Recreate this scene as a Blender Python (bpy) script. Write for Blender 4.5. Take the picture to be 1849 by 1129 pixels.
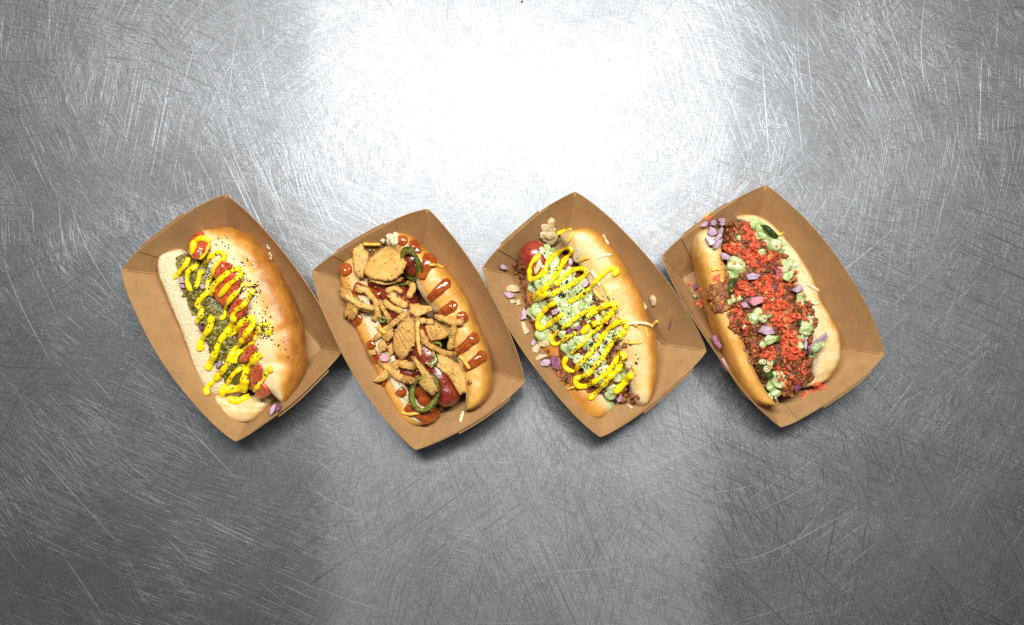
import bpy, bmesh, math, random
import numpy as np
from mathutils import Vector, Matrix, noise
from mathutils.bvhtree import BVHTree

for o in list(bpy.data.objects):
    bpy.data.objects.remove(o, do_unlink=True)
SC = bpy.context.scene
COL = SC.collection
rnd = random.Random(7)

# ------------------------------------------------------------------ camera, world, lamp, exposure
H = 0.75            # camera height over the counter
S = 0.0005          # metres per photograph pixel on the counter
cam_d = bpy.data.cameras.new("camera")
cam_d.sensor_width = 36.0
cam_d.lens = 36.0 * H / (1849 * S)
cam_d.clip_start = 0.01
cam_d.clip_end = 50
cam = bpy.data.objects.new("camera", cam_d)
COL.objects.link(cam)
cam.location = (0, 0, H)
SC.camera = cam

world = bpy.data.worlds.new("World")
SC.world = world
world.use_nodes = True
world.node_tree.nodes["Background"].inputs[0].default_value = (0.93, 0.97, 1.0, 1)
world.node_tree.nodes["Background"].inputs[1].default_value = 0.125

LH = 1.10           # the fluorescent ceiling fixture over the far side of the counter
lamp_d = bpy.data.lights.new("ceiling_lamp", 'AREA')
lamp_d.shape = 'RECTANGLE'
lamp_d.size = 0.92
lamp_d.size_y = 0.18
lamp_d.energy = 28.5
lamp_d.color = (1.0, 0.975, 0.93)
lamp = bpy.data.objects.new("ceiling_lamp", lamp_d)
COL.objects.link(lamp)
lamp.location = (0.015, 0.42, LH)

SC.view_settings.view_transform = 'Standard'
SC.view_settings.look = 'None'
SC.view_settings.exposure = 0.0
SC.view_settings.gamma = 1.0
SC.cycles.use_denoising = False
SC.cycles.max_bounces = 8

# ------------------------------------------------------------------ helpers: nodes and materials
def new_mat(name):
    m = bpy.data.materials.new(name)
    m.use_nodes = True
    nt = m.node_tree
    for n in list(nt.nodes):
        nt.nodes.remove(n)
    out = nt.nodes.new("ShaderNodeOutputMaterial")
    return m, nt, out

class NT:
    def __init__(self, nt): self.nt = nt
    def n(self, t, **kw):
        x = self.nt.nodes.new(t)
        for k, v in kw.items(): setattr(x, k, v)
        return x
    def link(self, a, b): self.nt.links.new(a, b)
    def val(self, sock, v):
        if hasattr(v, "is_output"): self.link(v, sock)
        else: sock.default_value = v
    def math(self, op, a, b=0.0, c=0.0, clamp=False):
        x = self.n("ShaderNodeMath", operation=op, use_clamp=clamp)
        self.val(x.inputs[0], a); self.val(x.inputs[1], b); self.val(x.inputs[2], c)
        return x.outputs[0]
    def mapr(self, v, a, b, c=0.0, d=1.0):
        x = self.n("ShaderNodeMapRange", interpolation_type='SMOOTHSTEP')
        self.val(x.inputs[0], v)
        for i, q in enumerate((a, b, c, d)): x.inputs[i + 1].default_value = q
        return x.outputs[0]
    def mixc(self, f, a, b, mode='MIX'):
        x = self.n("ShaderNodeMix", data_type='RGBA', blend_type=mode)
        self.val(x.inputs[0], f); self.val(x.inputs[6], a); self.val(x.inputs[7], b)
        return x.outputs[2]
    def mixv(self, f, a, b):
        x = self.n("ShaderNodeMix", data_type='VECTOR')
        self.val(x.inputs[0], f); self.val(x.inputs[4], a); self.val(x.inputs[5], b)
        return x.outputs[1]
    def mixf(self, f, a, b):
        x = self.n("ShaderNodeMix", data_type='FLOAT')
        self.val(x.inputs[0], f); self.val(x.inputs[2], a); self.val(x.inputs[3], b)
        return x.outputs[0]
    def noise(self, vec, scale, detail=2, rough=0.5, dist=0.0):
        x = self.n("ShaderNodeTexNoise")
        if vec is not None: self.link(vec, x.inputs["Vector"])
        x.inputs["Scale"].default_value = scale
        x.inputs["Detail"].default_value = detail
        x.inputs["Roughness"].default_value = rough
        x.inputs["Distortion"].default_value = dist
        return x.outputs["Fac"]
    def mapping(self, vec, loc=(0, 0, 0), rot=(0, 0, 0), scale=(1, 1, 1)):
        x = self.n("ShaderNodeMapping")
        self.link(vec, x.inputs[0])
        x.inputs[1].default_value = loc; x.inputs[2].default_value = rot; x.inputs[3].default_value = scale
        return x.outputs[0]
    def bump(self, h, strength=0.5, dist=0.001):
        x = self.n("ShaderNodeBump")
        self.link(h, x.inputs["Height"])
        x.inputs["Strength"].default_value = strength
        x.inputs["Distance"].default_value = dist
        return x.outputs[0]
    def ramp(self, f, stops):
        x = self.n("ShaderNodeValToRGB")
        self.link(f, x.inputs[0])
        e = x.color_ramp.elements
        while len(e) < len(stops): e.new(0.5)
        for q, (p, c) in zip(e, stops):
            q.position = p; q.color = (*c, 1)
        return x.outputs[0]

def c4(c): return (c[0], c[1], c[2], 1.0)

def simple_mat(name, c1, c2, rough=0.4, nscale=300, bump=0.3, bscale=900, bdist=0.0006,
               sss=0.0, sssr=(0.003, 0.002, 0.001), spec=0.5, coat=0.0, attr=None, c3=None, detail=3, rough2=None):
    """colour noise between two own colours, fine relief, optional subsurface"""
    m, nt, out = new_mat(name)
    g = NT(nt)
    pos = g.n("ShaderNodeTexCoord").outputs["Object"]
    f = g.mapr(g.noise(pos, nscale, detail, 0.6), 0.35, 0.65)
    col = g.mixc(f, c4(c1), c4(c2))
    if attr:
        a = g.n("ShaderNodeAttribute", attribute_name=attr).outputs["Fac"]
        col = g.mixc(a, col, c4(c3))
    b = g.n("ShaderNodeBsdfPrincipled")
    g.link(col, b.inputs["Base Color"])
    b.inputs["Roughness"].default_value = rough
    if rough2 is not None:
        g.link(g.mixf(g.mapr(g.noise(pos, nscale * 0.7, 2), 0.35, 0.65), rough, rough2), b.inputs["Roughness"])
    b.inputs["Specular IOR Level"].default_value = spec
    if sss:
        b.inputs["Subsurface Weight"].default_value = sss
        b.inputs["Subsurface Radius"].default_value = sssr
        b.inputs["Subsurface Scale"].default_value = 1.0
    if coat:
        b.inputs["Coat Weight"].default_value = coat
        b.inputs["Coat Roughness"].default_value = 0.12
    if bump:
        g.link(g.bump(g.noise(pos, bscale, 4, 0.6), bump, bdist), b.inputs["Normal"])
    g.link(b.outputs[0], out.inputs[0])
    return m

def steel_mat():
    m, nt, out = new_mat("scratched_steel")
    g = NT(nt)
    pos = g.n("ShaderNodeTexCoord").outputs["Object"]
    # slow warp so that scratches run in arcs
    wn = g.n("ShaderNodeTexNoise"); g.link(pos, wn.inputs["Vector"])
    wn.inputs["Scale"].default_value = 3.0; wn.inputs["Detail"].default_value = 1.0
    wv = g.n("ShaderNodeVectorMath", operation='MULTIPLY_ADD')
    g.link(wn.outputs["Color"], wv.inputs[0]); wv.inputs[1].default_value = (0.09, 0.09, 0); g.link(pos, wv.inputs[2])
    wpos = wv.outputs[0]
    rs = random.Random(3)
    cur = (1, 0, 0)
    total = None
    K = 14
    def layer(src, th, along, across, detail=2, rough=0.55):
        mp = g.mapping(src, (rs.uniform(0, 9), rs.uniform(0, 9), 0))
        mp = g.mapping(mp, rot=(0, 0, -th))
        mp = g.mapping(mp, scale=(along, across, 1))
        return g.noise(mp, 1.0, detail, rough)
    for k in range(K):
        th = math.pi * (k + rs.uniform(-0.3, 0.3)) / K
        across = (950, 1400, 2000)[k % 3]
        along = (7, 13, 26)[(k * 2) % 3]
        mk = g.mapr(layer(wpos if k % 3 else pos, th, along, across), 0.54, 0.68)
        # where on the counter this direction of wear is strong
        pm = g.mapping(pos, (rs.uniform(0, 30), rs.uniform(0, 30), 0))
        mk = g.math('MULTIPLY', mk, g.mapr(g.noise(pm, 8.0, 3), 0.34, 0.62))
        cur = g.mixv(mk, cur, (math.cos(th), math.sin(th), 0))
        total = mk if total is None else g.math('MAXIMUM', total, mk)
    # deeper single scratches, few
    deep = None
    for k in range(16):
        th = math.pi * (k + rs.uniform(-0.4, 0.4)) / 16
        mk = g.mapr(layer(wpos, th, (4.0, 9.0)[k % 2], (520, 800)[k % 2], 1, 0.4), 0.70, 0.78)
        cur = g.mixv(mk, cur, (math.cos(th), math.sin(th), 0))
        deep = mk if deep is None else g.math('MAXIMUM', deep, mk)
    # fine crosswise mill grain in the metal
    gx = g.noise(g.mapping(pos, scale=(60, 1500, 1)), 1.0, 2, 0.6)
    gy = g.noise(g.mapping(pos, scale=(1500, 80, 1)), 1.0, 2, 0.6)
    grain = g.mapr(g.math('ADD', gx, gy), 0.7, 1.3, 0.74, 1.08)
    blot = g.mapr(g.noise(pos, 9, 4, 0.6), 0.3, 0.7, 0.90, 1.04)
    # dark hairlines
    hair = None
    for k, th in enumerate((0.15, 1.45, 2.2, 0.8)):
        mk = g.mapr(layer(wpos, th, 12, 900, 1, 0.5), 0.70, 0.76)
        hair = mk if hair is None else g.math('MAXIMUM', hair, mk)
    tone = g.math('MULTIPLY', g.math('MULTIPLY', grain, blot), g.mapr(hair, 0, 1, 1.0, 0.95))
    col = g.mixc(1.0, (0.318, 0.335, 0.358, 1), tone, 'MULTIPLY')
    nv = g.n("ShaderNodeVectorMath", operation='NORMALIZE'); g.link(cur, nv.inputs[0])
    def lobe(rough, an, tang=None):
        x = g.n("ShaderNodeBsdfAnisotropic", distribution='GGX')
        g.link(col, x.inputs["Color"]); g.val(x.inputs["Roughness"], rough); x.inputs["Anisotropy"].default_value = an
        if tang is not None: g.link(tang, x.inputs["Tangent"])
        return x.outputs[0]
    tx = g.n("ShaderNodeCombineXYZ"); tx.inputs[0].default_value = 1.0
    A = lobe(RA, AA, tx.outputs[0])            # rolled grain, smooth along x
    B = lobe(RB, 0.0)                          # even wear
    Cc = lobe(g.mixf(deep, RC, RC + 0.03), AC, nv.outputs[0])   # scratches, each smooth along itself
    m1 = g.n("ShaderNodeMixShader"); m1.inputs[0].default_value = WB
    g.link(A, m1.inputs[1]); g.link(B, m1.inputs[2])
    m2 = g.n("ShaderNodeMixShader")
    f = g.math('MAXIMUM', g.math('MULTIPLY', total, 0.60), g.math('MULTIPLY', deep, 0.42), clamp=True)
    g.link(f, m2.inputs[0])
    g.link(m1.outputs[0], m2.inputs[1]); g.link(Cc, m2.inputs[2])
    g.link(m2.outputs[0], out.inputs[0])
    return m
RA, AA, RB, RC, AC, WB = 0.35, 0.82, 0.615, 0.45, 0.54, 0.74

def kraft_mat():
    m, nt, out = new_mat("kraft_board")
    g = NT(nt)
    pos = g.n("ShaderNodeNewGeometry").outputs["Position"]
    n1 = g.noise(pos, 60, 4, 0.65)
    mp = g.mapping(pos, rot=(0, 0, 0.9), scale=(250, 1600, 800))
    fib = g.noise(mp, 1.0, 3, 0.6)
    sp = g.noise(pos, 2600, 2, 0.6)
    col = g.ramp(g.math('ADD', g.math('MULTIPLY', n1, 0.5), g.math('MULTIPLY', fib, 0.5)),
                 [(0.25, (0.285, 0.158, 0.060)), (0.5, (0.380, 0.220, 0.092)), (0.75, (0.465, 0.282, 0.126))])
    col = g.mixc(g.mapr(sp, 0.62, 0.75, 0, 0.45), col, (0.20, 0.10, 0.04, 1))
    b = g.n("ShaderNodeBsdfPrincipled")
    st = g.mapr(g.noise(pos, 22, 4, 0.65), 0.56, 0.72, 0, 0.35)
    col = g.mixc(st, col, (0.20, 0.105, 0.040, 1))
    g.link(col, b.inputs["Base Color"])
    b.inputs["Roughness"].default_value = 0.58
    b.inputs["Specular IOR Level"].default_value = 0.4
    h = g.math('ADD', g.math('MULTIPLY', fib, 0.5), g.noise(pos, 35, 2))
    g.link(g.bump(h, 0.25, 0.0012), b.inputs["Normal"])
    g.link(b.outputs[0], out.inputs[0])
    return m

def bun_mat():
    m, nt, out = new_mat("bun_bread")
    g = NT(nt)
    pos = g.n("ShaderNodeNewGeometry").outputs["Position"]
    toast = g.n("ShaderNodeAttribute", attribute_name="toast").outputs["Fac"]
    crumb = g.n("ShaderNodeAttribute", attribute_name="crumb").outputs["Fac"]
    n1 = g.noise(pos, 95, 4, 0.65)
    n2 = g.noise(pos, 420, 3, 0.6)
    t = g.math('ADD', toast, g.math('MULTIPLY', g.math('SUBTRACT', n1, 0.5), 0.58))
    t = g.math('ADD', t, g.math('MULTIPLY', g.math('SUBTRACT', n2, 0.5), 0.22), clamp=True)
    crust = g.ramp(t, [(0.0, (0.73, 0.59, 0.34)), (0.22, (0.71, 0.475, 0.185)), (0.45, (0.65, 0.335, 0.066)),
                       (0.70, (0.55, 0.245, 0.038)), (1.0, (0.34, 0.110, 0.015))])
    cr = g.mixc(g.mapr(n2, 0.35, 0.7), (0.80, 0.69, 0.45, 1), (0.72, 0.58, 0.34, 1))
    vo = g.n("ShaderNodeTexVoronoi"); g.link(pos, vo.inputs["Vector"]); vo.inputs["Scale"].default_value = 480
    vb = g.n("ShaderNodeTexVoronoi"); g.link(pos, vb.inputs["Vector"]); vb.inputs["Scale"].default_value = 230
    pit = g.math('MULTIPLY', g.mapr(vo.outputs["Distance"], 0.0, 0.32, 0.88, 1.0), g.mapr(vb.outputs["Distance"], 0.0, 0.22, 0.90, 1.0))
    cr = g.mixc(1.0, cr, pit, 'MULTIPLY')
    col = g.mixc(crumb, crust, cr)
    b = g.n("ShaderNodeBsdfPrincipled")
    g.link(col, b.inputs["Base Color"])
    g.link(g.mixf(crumb, 0.36, 0.8), b.inputs["Roughness"])
    b.inputs["Subsurface Weight"].default_value = 0.15
    b.inputs["Subsurface Radius"].default_value = (0.004, 0.0022, 0.001)
    b.inputs["Subsurface Scale"].default_value = 1.0
    pores = g.noise(pos, 900, 4, 0.65)
    wr = g.noise(g.mapping(pos, rot=(0, 0, 0.95), scale=(260, 90, 150)), 1.0, 4, 0.65)
    hc = g.math('ADD', g.math('MULTIPLY', pores, 0.25), g.math('MULTIPLY', wr, 0.5))
    hk = g.math('ADD', g.math('MULTIPLY', vo.outputs["Distance"], 0.8), pores)
    h = g.mixf(crumb, hc, hk)
    g.link(g.bump(h, 0.85, 0.0015), b.inputs["Normal"])
    b.inputs["Coat Weight"].default_value = 0.12; b.inputs["Coat Roughness"].default_value = 0.25
    g.link(b.outputs[0], out.inputs[0])
    return m

def fried_mat():
    m, nt, out = new_mat("fried_batter")
    g = NT(nt)
    pos = g.n("ShaderNodeNewGeometry").outputs["Position"]
    n1 = g.noise(pos, 170, 4, 0.7); n2 = g.noise(pos, 1100, 3, 0.65)
    n0 = g.math('ADD', g.noise(pos, 55, 2, 0.5), g.math('MULTIPLY', g.math('SUBTRACT', g.n('ShaderNodeObjectInfo').outputs['Random'], 0.5), 0.55))
    t = g.math('ADD', g.math('ADD', g.math('MULTIPLY', n1, 0.45), g.math('MULTIPLY', n2, 0.35)), g.math('MULTIPLY', n0, 0.22))
    col = g.ramp(t, [(0.28, (0.26, 0.095, 0.018)), (0.42, (0.54, 0.28, 0.065)), (0.55, (0.72, 0.43, 0.100)), (0.70, (0.80, 0.56, 0.19))])
    ed = g.n("ShaderNodeAttribute", attribute_name="edge").outputs["Fac"]
    ed = g.math('MULTIPLY', ed, g.mapr(n1, 0.35, 0.6, 0.25, 1.0))
    col = g.mixc(ed, col, (0.24, 0.085, 0.016, 1))
    b = g.n("ShaderNodeBsdfPrincipled")
    g.link(col, b.inputs["Base Color"])
    b.inputs["Roughness"].default_value = 0.38
    b.inputs["Coat Weight"].default_value = 0.15; b.inputs["Coat Roughness"].default_value = 0.3
    b.inputs["Subsurface Weight"].default_value = 0.1
    b.inputs["Subsurface Radius"].default_value = (0.002, 0.001, 0.0005); b.inputs["Subsurface Scale"].default_value = 1.0
    h = g.math('ADD', g.math('MULTIPLY', n1, 1.0), g.math('MULTIPLY', n2, 0.55))
    g.link(g.bump(h, 1.0, 0.0017), b.inputs["Normal"])
    g.link(b.outputs[0], out.inputs[0])
    return m

def sauce_green_mat():
    m, nt, out = new_mat("green_crema")
    g = NT(nt)
    pos = g.n("ShaderNodeNewGeometry").outputs["Position"]
    n1 = g.noise(pos, 130, 3, 0.6); n2 = g.noise(pos, 900, 2, 0.6)
    col = g.mixc(g.mapr(n1, 0.35, 0.68), (0.35, 0.45, 0.15, 1), (0.56, 0.64, 0.34, 1))
    col = g.mixc(g.mapr(n2, 0.58, 0.68, 0, 0.5), col, (0.12, 0.22, 0.045, 1))
    b = g.n("ShaderNodeBsdfPrincipled")
    g.link(col, b.inputs["Base Color"])
    b.inputs["Roughness"].default_value = 0.2
    b.inputs["Coat Weight"].default_value = 0.3; b.inputs["Coat Roughness"].default_value = 0.1
    b.inputs["Subsurface Weight"].default_value = 0.12
    b.inputs["Subsurface Radius"].default_value = (0.002, 0.003, 0.001); b.inputs["Subsurface Scale"].default_value = 1.0
    g.link(g.bump(g.math('ADD', n2, g.noise(pos, 420, 3)), 0.5, 0.0009), b.inputs["Normal"])
    g.link(b.outputs[0], out.inputs[0])
    return m

def lump_mat(name, stops, rough=0.4, bump=0.5):
    m, nt, out = new_mat(name)
    g = NT(nt)
    pos = g.n("ShaderNodeNewGeometry").outputs["Position"]
    a = g.n("ShaderNodeAttribute", attribute_name="tint").outputs["Fac"]
    n1 = g.noise(pos, 800, 3, 0.6)
    t = g.math('ADD', g.math('MULTIPLY', a, 0.75), g.math('MULTIPLY', n1, 0.35), clamp=True)
    b = g.n("ShaderNodeBsdfPrincipled")
    g.link(g.ramp(t, stops), b.inputs["Base Color"])
    b.inputs["Roughness"].default_value = rough
    b.inputs["Subsurface Weight"].default_value = 0.06
    b.inputs["Subsurface Radius"].default_value = (0.002, 0.001, 0.0007); b.inputs["Subsurface Scale"].default_value = 1.0
    g.link(g.bump(g.noise(pos, 1300, 3, 0.6), bump, 0.0008), b.inputs["Normal"])
    g.link(b.outputs[0], out.inputs[0])
    return m

M = {}
M['steel'] = steel_mat()
M['kraft'] = kraft_mat()
M['bun'] = bun_mat()
M['fried'] = fried_mat()
M['green'] = sauce_green_mat()
M['mustard'] = simple_mat("mustard", (0.90, 0.69, 0.006), (0.84, 0.60, 0.004), 0.2, 300, 0.25, 500, 0.0008, sss=0.1, sssr=(0.003, 0.002, 0.0003))
M['bbq'] = simple_mat("barbecue_sauce", (0.36, 0.078, 0.009), (0.23, 0.034, 0.005), 0.12, 160, 0.12, 260, 0.0008, coat=0.5)
M['glazed_sausage'] = simple_mat("glazed_sausage_skin", (0.15, 0.014, 0.008), (0.24, 0.030, 0.015), 0.2, 150, 0.3, 420, 0.0016, coat=0.6)
M['glaze'] = simple_mat("dark_glaze", (0.10, 0.012, 0.005), (0.16, 0.025, 0.008), 0.16, 200, 0.25, 420, 0.0015, coat=0.4)
M['sausage'] = simple_mat("sausage_skin", (0.24, 0.024, 0.016), (0.33, 0.050, 0.028), 0.24, 130, 0.25, 380, 0.0012, sss=0.08, coat=0.3)
M['tomato'] = simple_mat("tomato_flesh", (0.50, 0.045, 0.014), (0.64, 0.125, 0.050), 0.14, 200, 0.5, 420, 0.0012, coat=0.4)
M['tomato_skin'] = simple_mat("tomato_skin", (0.22, 0.012, 0.008), (0.30, 0.02, 0.012), 0.2, 200, 0.1, 500)
M['relish'] = lump_mat("relish", [(0.0, (0.045, 0.038, 0.005)), (0.5, (0.150, 0.125, 0.015)), (1.0, (0.38, 0.32, 0.07))], 0.14, 0.5)
M['chili'] = lump_mat("chili_mince", [(0.0, (0.050, 0.010, 0.004)), (0.5, (0.20, 0.055, 0.014)), (1.0, (0.44, 0.185, 0.048))], 0.32, 0.7)
M['crumbs'] = lump_mat("red_crumbs", [(0.0, (0.26, 0.018, 0.010)), (0.4, (0.62, 0.068, 0.026)), (0.75, (0.76, 0.140, 0.050)), (0.92, (0.74, 0.25, 0.07)), (1.0, (0.76, 0.45, 0.14))], 0.5, 0.9)
M['onion'] = simple_mat("red_onion_flesh", (0.56, 0.43, 0.50), (0.40, 0.25, 0.37), 0.2, 220, 0.2, 500, 0.0006, sss=0.2, sssr=(0.003, 0.002, 0.003))
M['onion_skin'] = simple_mat("red_onion_skin", (0.20, 0.045, 0.13), (0.34, 0.14, 0.26), 0.25, 260, 0.2, 500)
M['onion_pale'] = simple_mat("cooked_onion", (0.70, 0.58, 0.37), (0.55, 0.41, 0.21), 0.2, 240, 0.3, 400, 0.0008, sss=0.25, sssr=(0.004, 0.003, 0.002))
M['onion_pink'] = simple_mat("stained_onion", (0.66, 0.27, 0.30), (0.56, 0.20, 0.27), 0.25, 240, 0.2, 500, 0.0006, sss=0.2)
M['pepper_skin'] = simple_mat("jalapeno_skin", (0.014, 0.042, 0.006), (0.045, 0.11, 0.014), 0.34, 200, 0.3, 400, coat=0.08)
M['pepper_flesh'] = simple_mat("jalapeno_flesh", (0.23, 0.27, 0.05), (0.10, 0.085, 0.012), 0.2, 260, 0.3, 500, sss=0.15)
M['cheddar'] = simple_mat("cheddar", (0.80, 0.44, 0.05), (0.84, 0.52, 0.10), 0.4, 300, 0.2, 600, sss=0.2)
M['jack'] = simple_mat("white_cheese", (0.82, 0.70, 0.48), (0.84, 0.62, 0.36), 0.4, 300, 0.2, 600, sss=0.2)
M['black_seed'] = simple_mat("black_seed", (0.012, 0.010, 0.009), (0.025, 0.02, 0.018), 0.4, 900, 0.1, 2000)
M['white_seed'] = simple_mat("white_seed", (0.78, 0.66, 0.45), (0.82, 0.72, 0.54), 0.4, 900, 0.1, 2000)

# ------------------------------------------------------------------ helpers: photograph pixels to places
def P(px, py, z=0.0):
    k = S * (H - z) / H
    return Vector(((px - 924.5) * k, (564.5 - py) * k, z))

class V:                                   # a view of the photograph: origin and scale
    def __init__(self, ox, oy, sc): self.o = (ox, oy); self.s = sc
    def __call__(self, p): return (self.o[0] + p[0] / self.s, self.o[1] + p[1] / self.s)
Z1, Z2, Z3, Z4 = V(200, 330, 2.3523), V(540, 360, 2.402), V(850, 330, 2.3523), V(1170, 320, 2.402)
D1a, D1b = V(280, 390, 5.645), V(340, 570, 5.1318)
D3a, D3b = V(880, 380, 5.1318), V(950, 560, 5.132)
D4a, D4b = V(1230, 370, 4.9087), V(1260, 540, 4.907)

SURF = []                                  # things already laid down, for resting the next ones on them
def add_surf(verts, faces):
    SURF.append(BVHTree.FromPolygons([tuple(v) for v in verts], [tuple(f) for f in faces]))
CAMP = Vector((0, 0, H))
def ray(px, py):
    d = (P(px, py, 0) - CAMP).normalized()
    best = None
    for t in SURF:
        loc, nor, idx, dist = t.ray_cast(CAMP, d)
        if loc is not None and (best is None or dist < best[2]):
            best = (loc, nor, dist)
    if best is None:
        return P(px, py, 0.001), Vector((0, 0, 1))
    n = best[1]
    if n.z < 0: n = -n
    return best[0], n

def resample(pts, n, smooth=True):
    """n points along a smooth curve through pts"""
    p = np.array(pts, float)
    if len(p) > 2 and smooth:
        q = []
        ext = np.vstack([2 * p[0] - p[1], p, 2 * p[-1] - p[-2]])
        for i in range(1, len(ext) - 2):
            a, b, c, d = ext[i - 1], ext[i], ext[i + 1], ext[i + 2]
            for u in np.linspace(0, 1, 12, endpoint=False):
                q.append(0.5 * (2 * b + (c - a) * u + (2 * a - 5 * b + 4 * c - d) * u * u + (3 * b - a - 3 * c + d) * u ** 3))
        q.append(p[-1]); p = np.array(q)
    dd = np.r_[0, np.cumsum(np.linalg.norm(np.diff(p, axis=0), axis=1))]
    t = np.linspace(0, dd[-1], n)
    return np.stack([np.interp(t, dd, p[:, k]) for k in range(p.shape[1])], 1)

def link_mesh(name, verts, faces, mats, parent=None, origin=None, attrs=None, smooth=True, midx=None):
    if parent is not None: org = parent_world(parent)
    elif origin is not None: org = Vector(origin)
    else:
        a = np.array([tuple(v) for v in verts]); org = Vector((a[:, 0].mean(), a[:, 1].mean(), a[:, 2].min()))
    me = bpy.data.meshes.new(name)
    me.from_pydata([tuple(Vector(v) - org) for v in verts], [], [tuple(f) for f in faces])
    for m in (mats if isinstance(mats, (list, tuple)) else [mats]): me.materials.append(m)
    if smooth: me.polygons.foreach_set("use_smooth", [True] * len(me.polygons))
    if midx is not None: me.polygons.foreach_set("material_index", midx)
    for k, v in (attrs or {}).items():
        a = me.attributes.new(k, 'FLOAT', 'POINT'); a.data.foreach_set("value", v)
    me.update()
    o = bpy.data.objects.new(name, me)
    COL.objects.link(o)
    if parent is not None: o.parent = parent
    else: o.location = org
    return o
def parent_world(p):
    w = Vector(p.location)
    while p.parent: p = p.parent; w += p.location
    return w
def thing(name, label, cat, loc, group=None):
    o = bpy.data.objects.new(name, None); COL.objects.link(o)
    o.empty_display_size = 0.02
    o.location = loc; tag(o, label, cat, group)
    return o
def tag(o, label, cat, group=None):
    o['label'] = label; o['category'] = cat
    if group: o['group'] = group
    return o

def baked(verts, faces, mods):
    """evaluate modifiers on loose geometry and give back verts and faces"""
    me = bpy.data.meshes.new("tmp"); me.from_pydata([tuple(v) for v in verts], [], [tuple(f) for f in faces]); me.update()
    o = bpy.data.objects.new("tmp", me); COL.objects.link(o)
    for t, kw in mods:
        md = o.modifiers.new(t, t)
        for k, v in kw.items(): setattr(md, k, v)
    dg = bpy.context.evaluated_depsgraph_get(); dg.update()
    r = bpy.data.meshes.new_from_object(o.evaluated_get(dg))
    vs = np.empty(len(r.vertices) * 3); r.vertices.foreach_get("co", vs)
    fs = [tuple(p.vertices) for p in r.polygons]
    bpy.data.objects.remove(o); bpy.data.meshes.remove(me); bpy.data.meshes.remove(r)
    return [Vector(v) for v in vs.reshape(-1, 3)], fs

def grid_faces(n, m, closed=True):
    f = []
    for i in range(n - 1):
        for j in range(m if closed else m - 1):
            a, b = i * m + j, i * m + (j + 1) % m
            f.append((a, b, b + m, a + m))
    return f

def tube_geo(path, radii, m=10, flat=1.0, cap=True):
    """swept tube along 3D points with rounded ends"""
    path = [Vector(p) for p in path]; n = len(path)
    vs = []
    for i, p in enumerate(path):
        t = (path[min(i + 1, n - 1)] - path[max(i - 1, 0)])
        if t.length < 1e-9: t = Vector((1, 0, 0))
        t.normalize()
        s = t.cross(Vector((0, 0, 1)))
        if s.length < 1e-3: s = Vector((1, 0, 0))
        s.normalize(); u = s.cross(t)
        for j in range(m):
            a = 2 * math.pi * j / m
            vs.append(p + s * (math.cos(a) * radii[i]) + u * (math.sin(a) * radii[i] * flat))
    fs = grid_faces(n, m)
    if cap:
        fs.append(tuple(range(m))[::-1]); fs.append(tuple(range((n - 1) * m, n * m)))
    return vs, fs
def round_ends(n, k=4, lo=0.35):
    r = np.ones(n)
    for i in range(k):
        f = math.sqrt(1 - (1 - (i + 0.5) / k) ** 2)
        f = lo + (1 - lo) * f
        r[i] = min(r[i], f); r[n - 1 - i] = min(r[n - 1 - i], f)
    return r

_ico = {}
def ico(sub):
    if sub not in _ico:
        bm = bmesh.new(); bmesh.ops.create_icosphere(bm, subdivisions=sub, radius=1.0)
        bm.verts.ensure_lookup_table()
        _ico[sub] = (np.array([tuple(v.co) for v in bm.verts]), [tuple(v.index for v in f.verts) for f in bm.faces]); bm.free()
    return _ico[sub]

_shape = []
def shapes():
    """a set of irregular crumbled pieces: dented, faceted, never round"""
    if not _shape:
        a, f = ico(2); rs = random.Random(11)
        for k in range(14):
            off = Vector((rs.uniform(0, 50), 0, 0))
            b = np.array([tuple(Vector(v) * (1 + 0.55 * noise.noise(Vector(v) * 1.4 + off) + 0.22 * noise.noise(Vector(v) * 3.2 + off))) for v in a])
            for q in range(5):
                d = Vector((rs.gauss(0, 1), rs.gauss(0, 1), rs.gauss(0, 1))).normalized(); d = np.array(d); h = rs.uniform(0.45, 0.8)
                e = b @ d - h; b = b - np.where(e > 0, e, 0)[:, None] * d * 0.9
            _shape.append((b, f))
    return _shape

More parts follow.
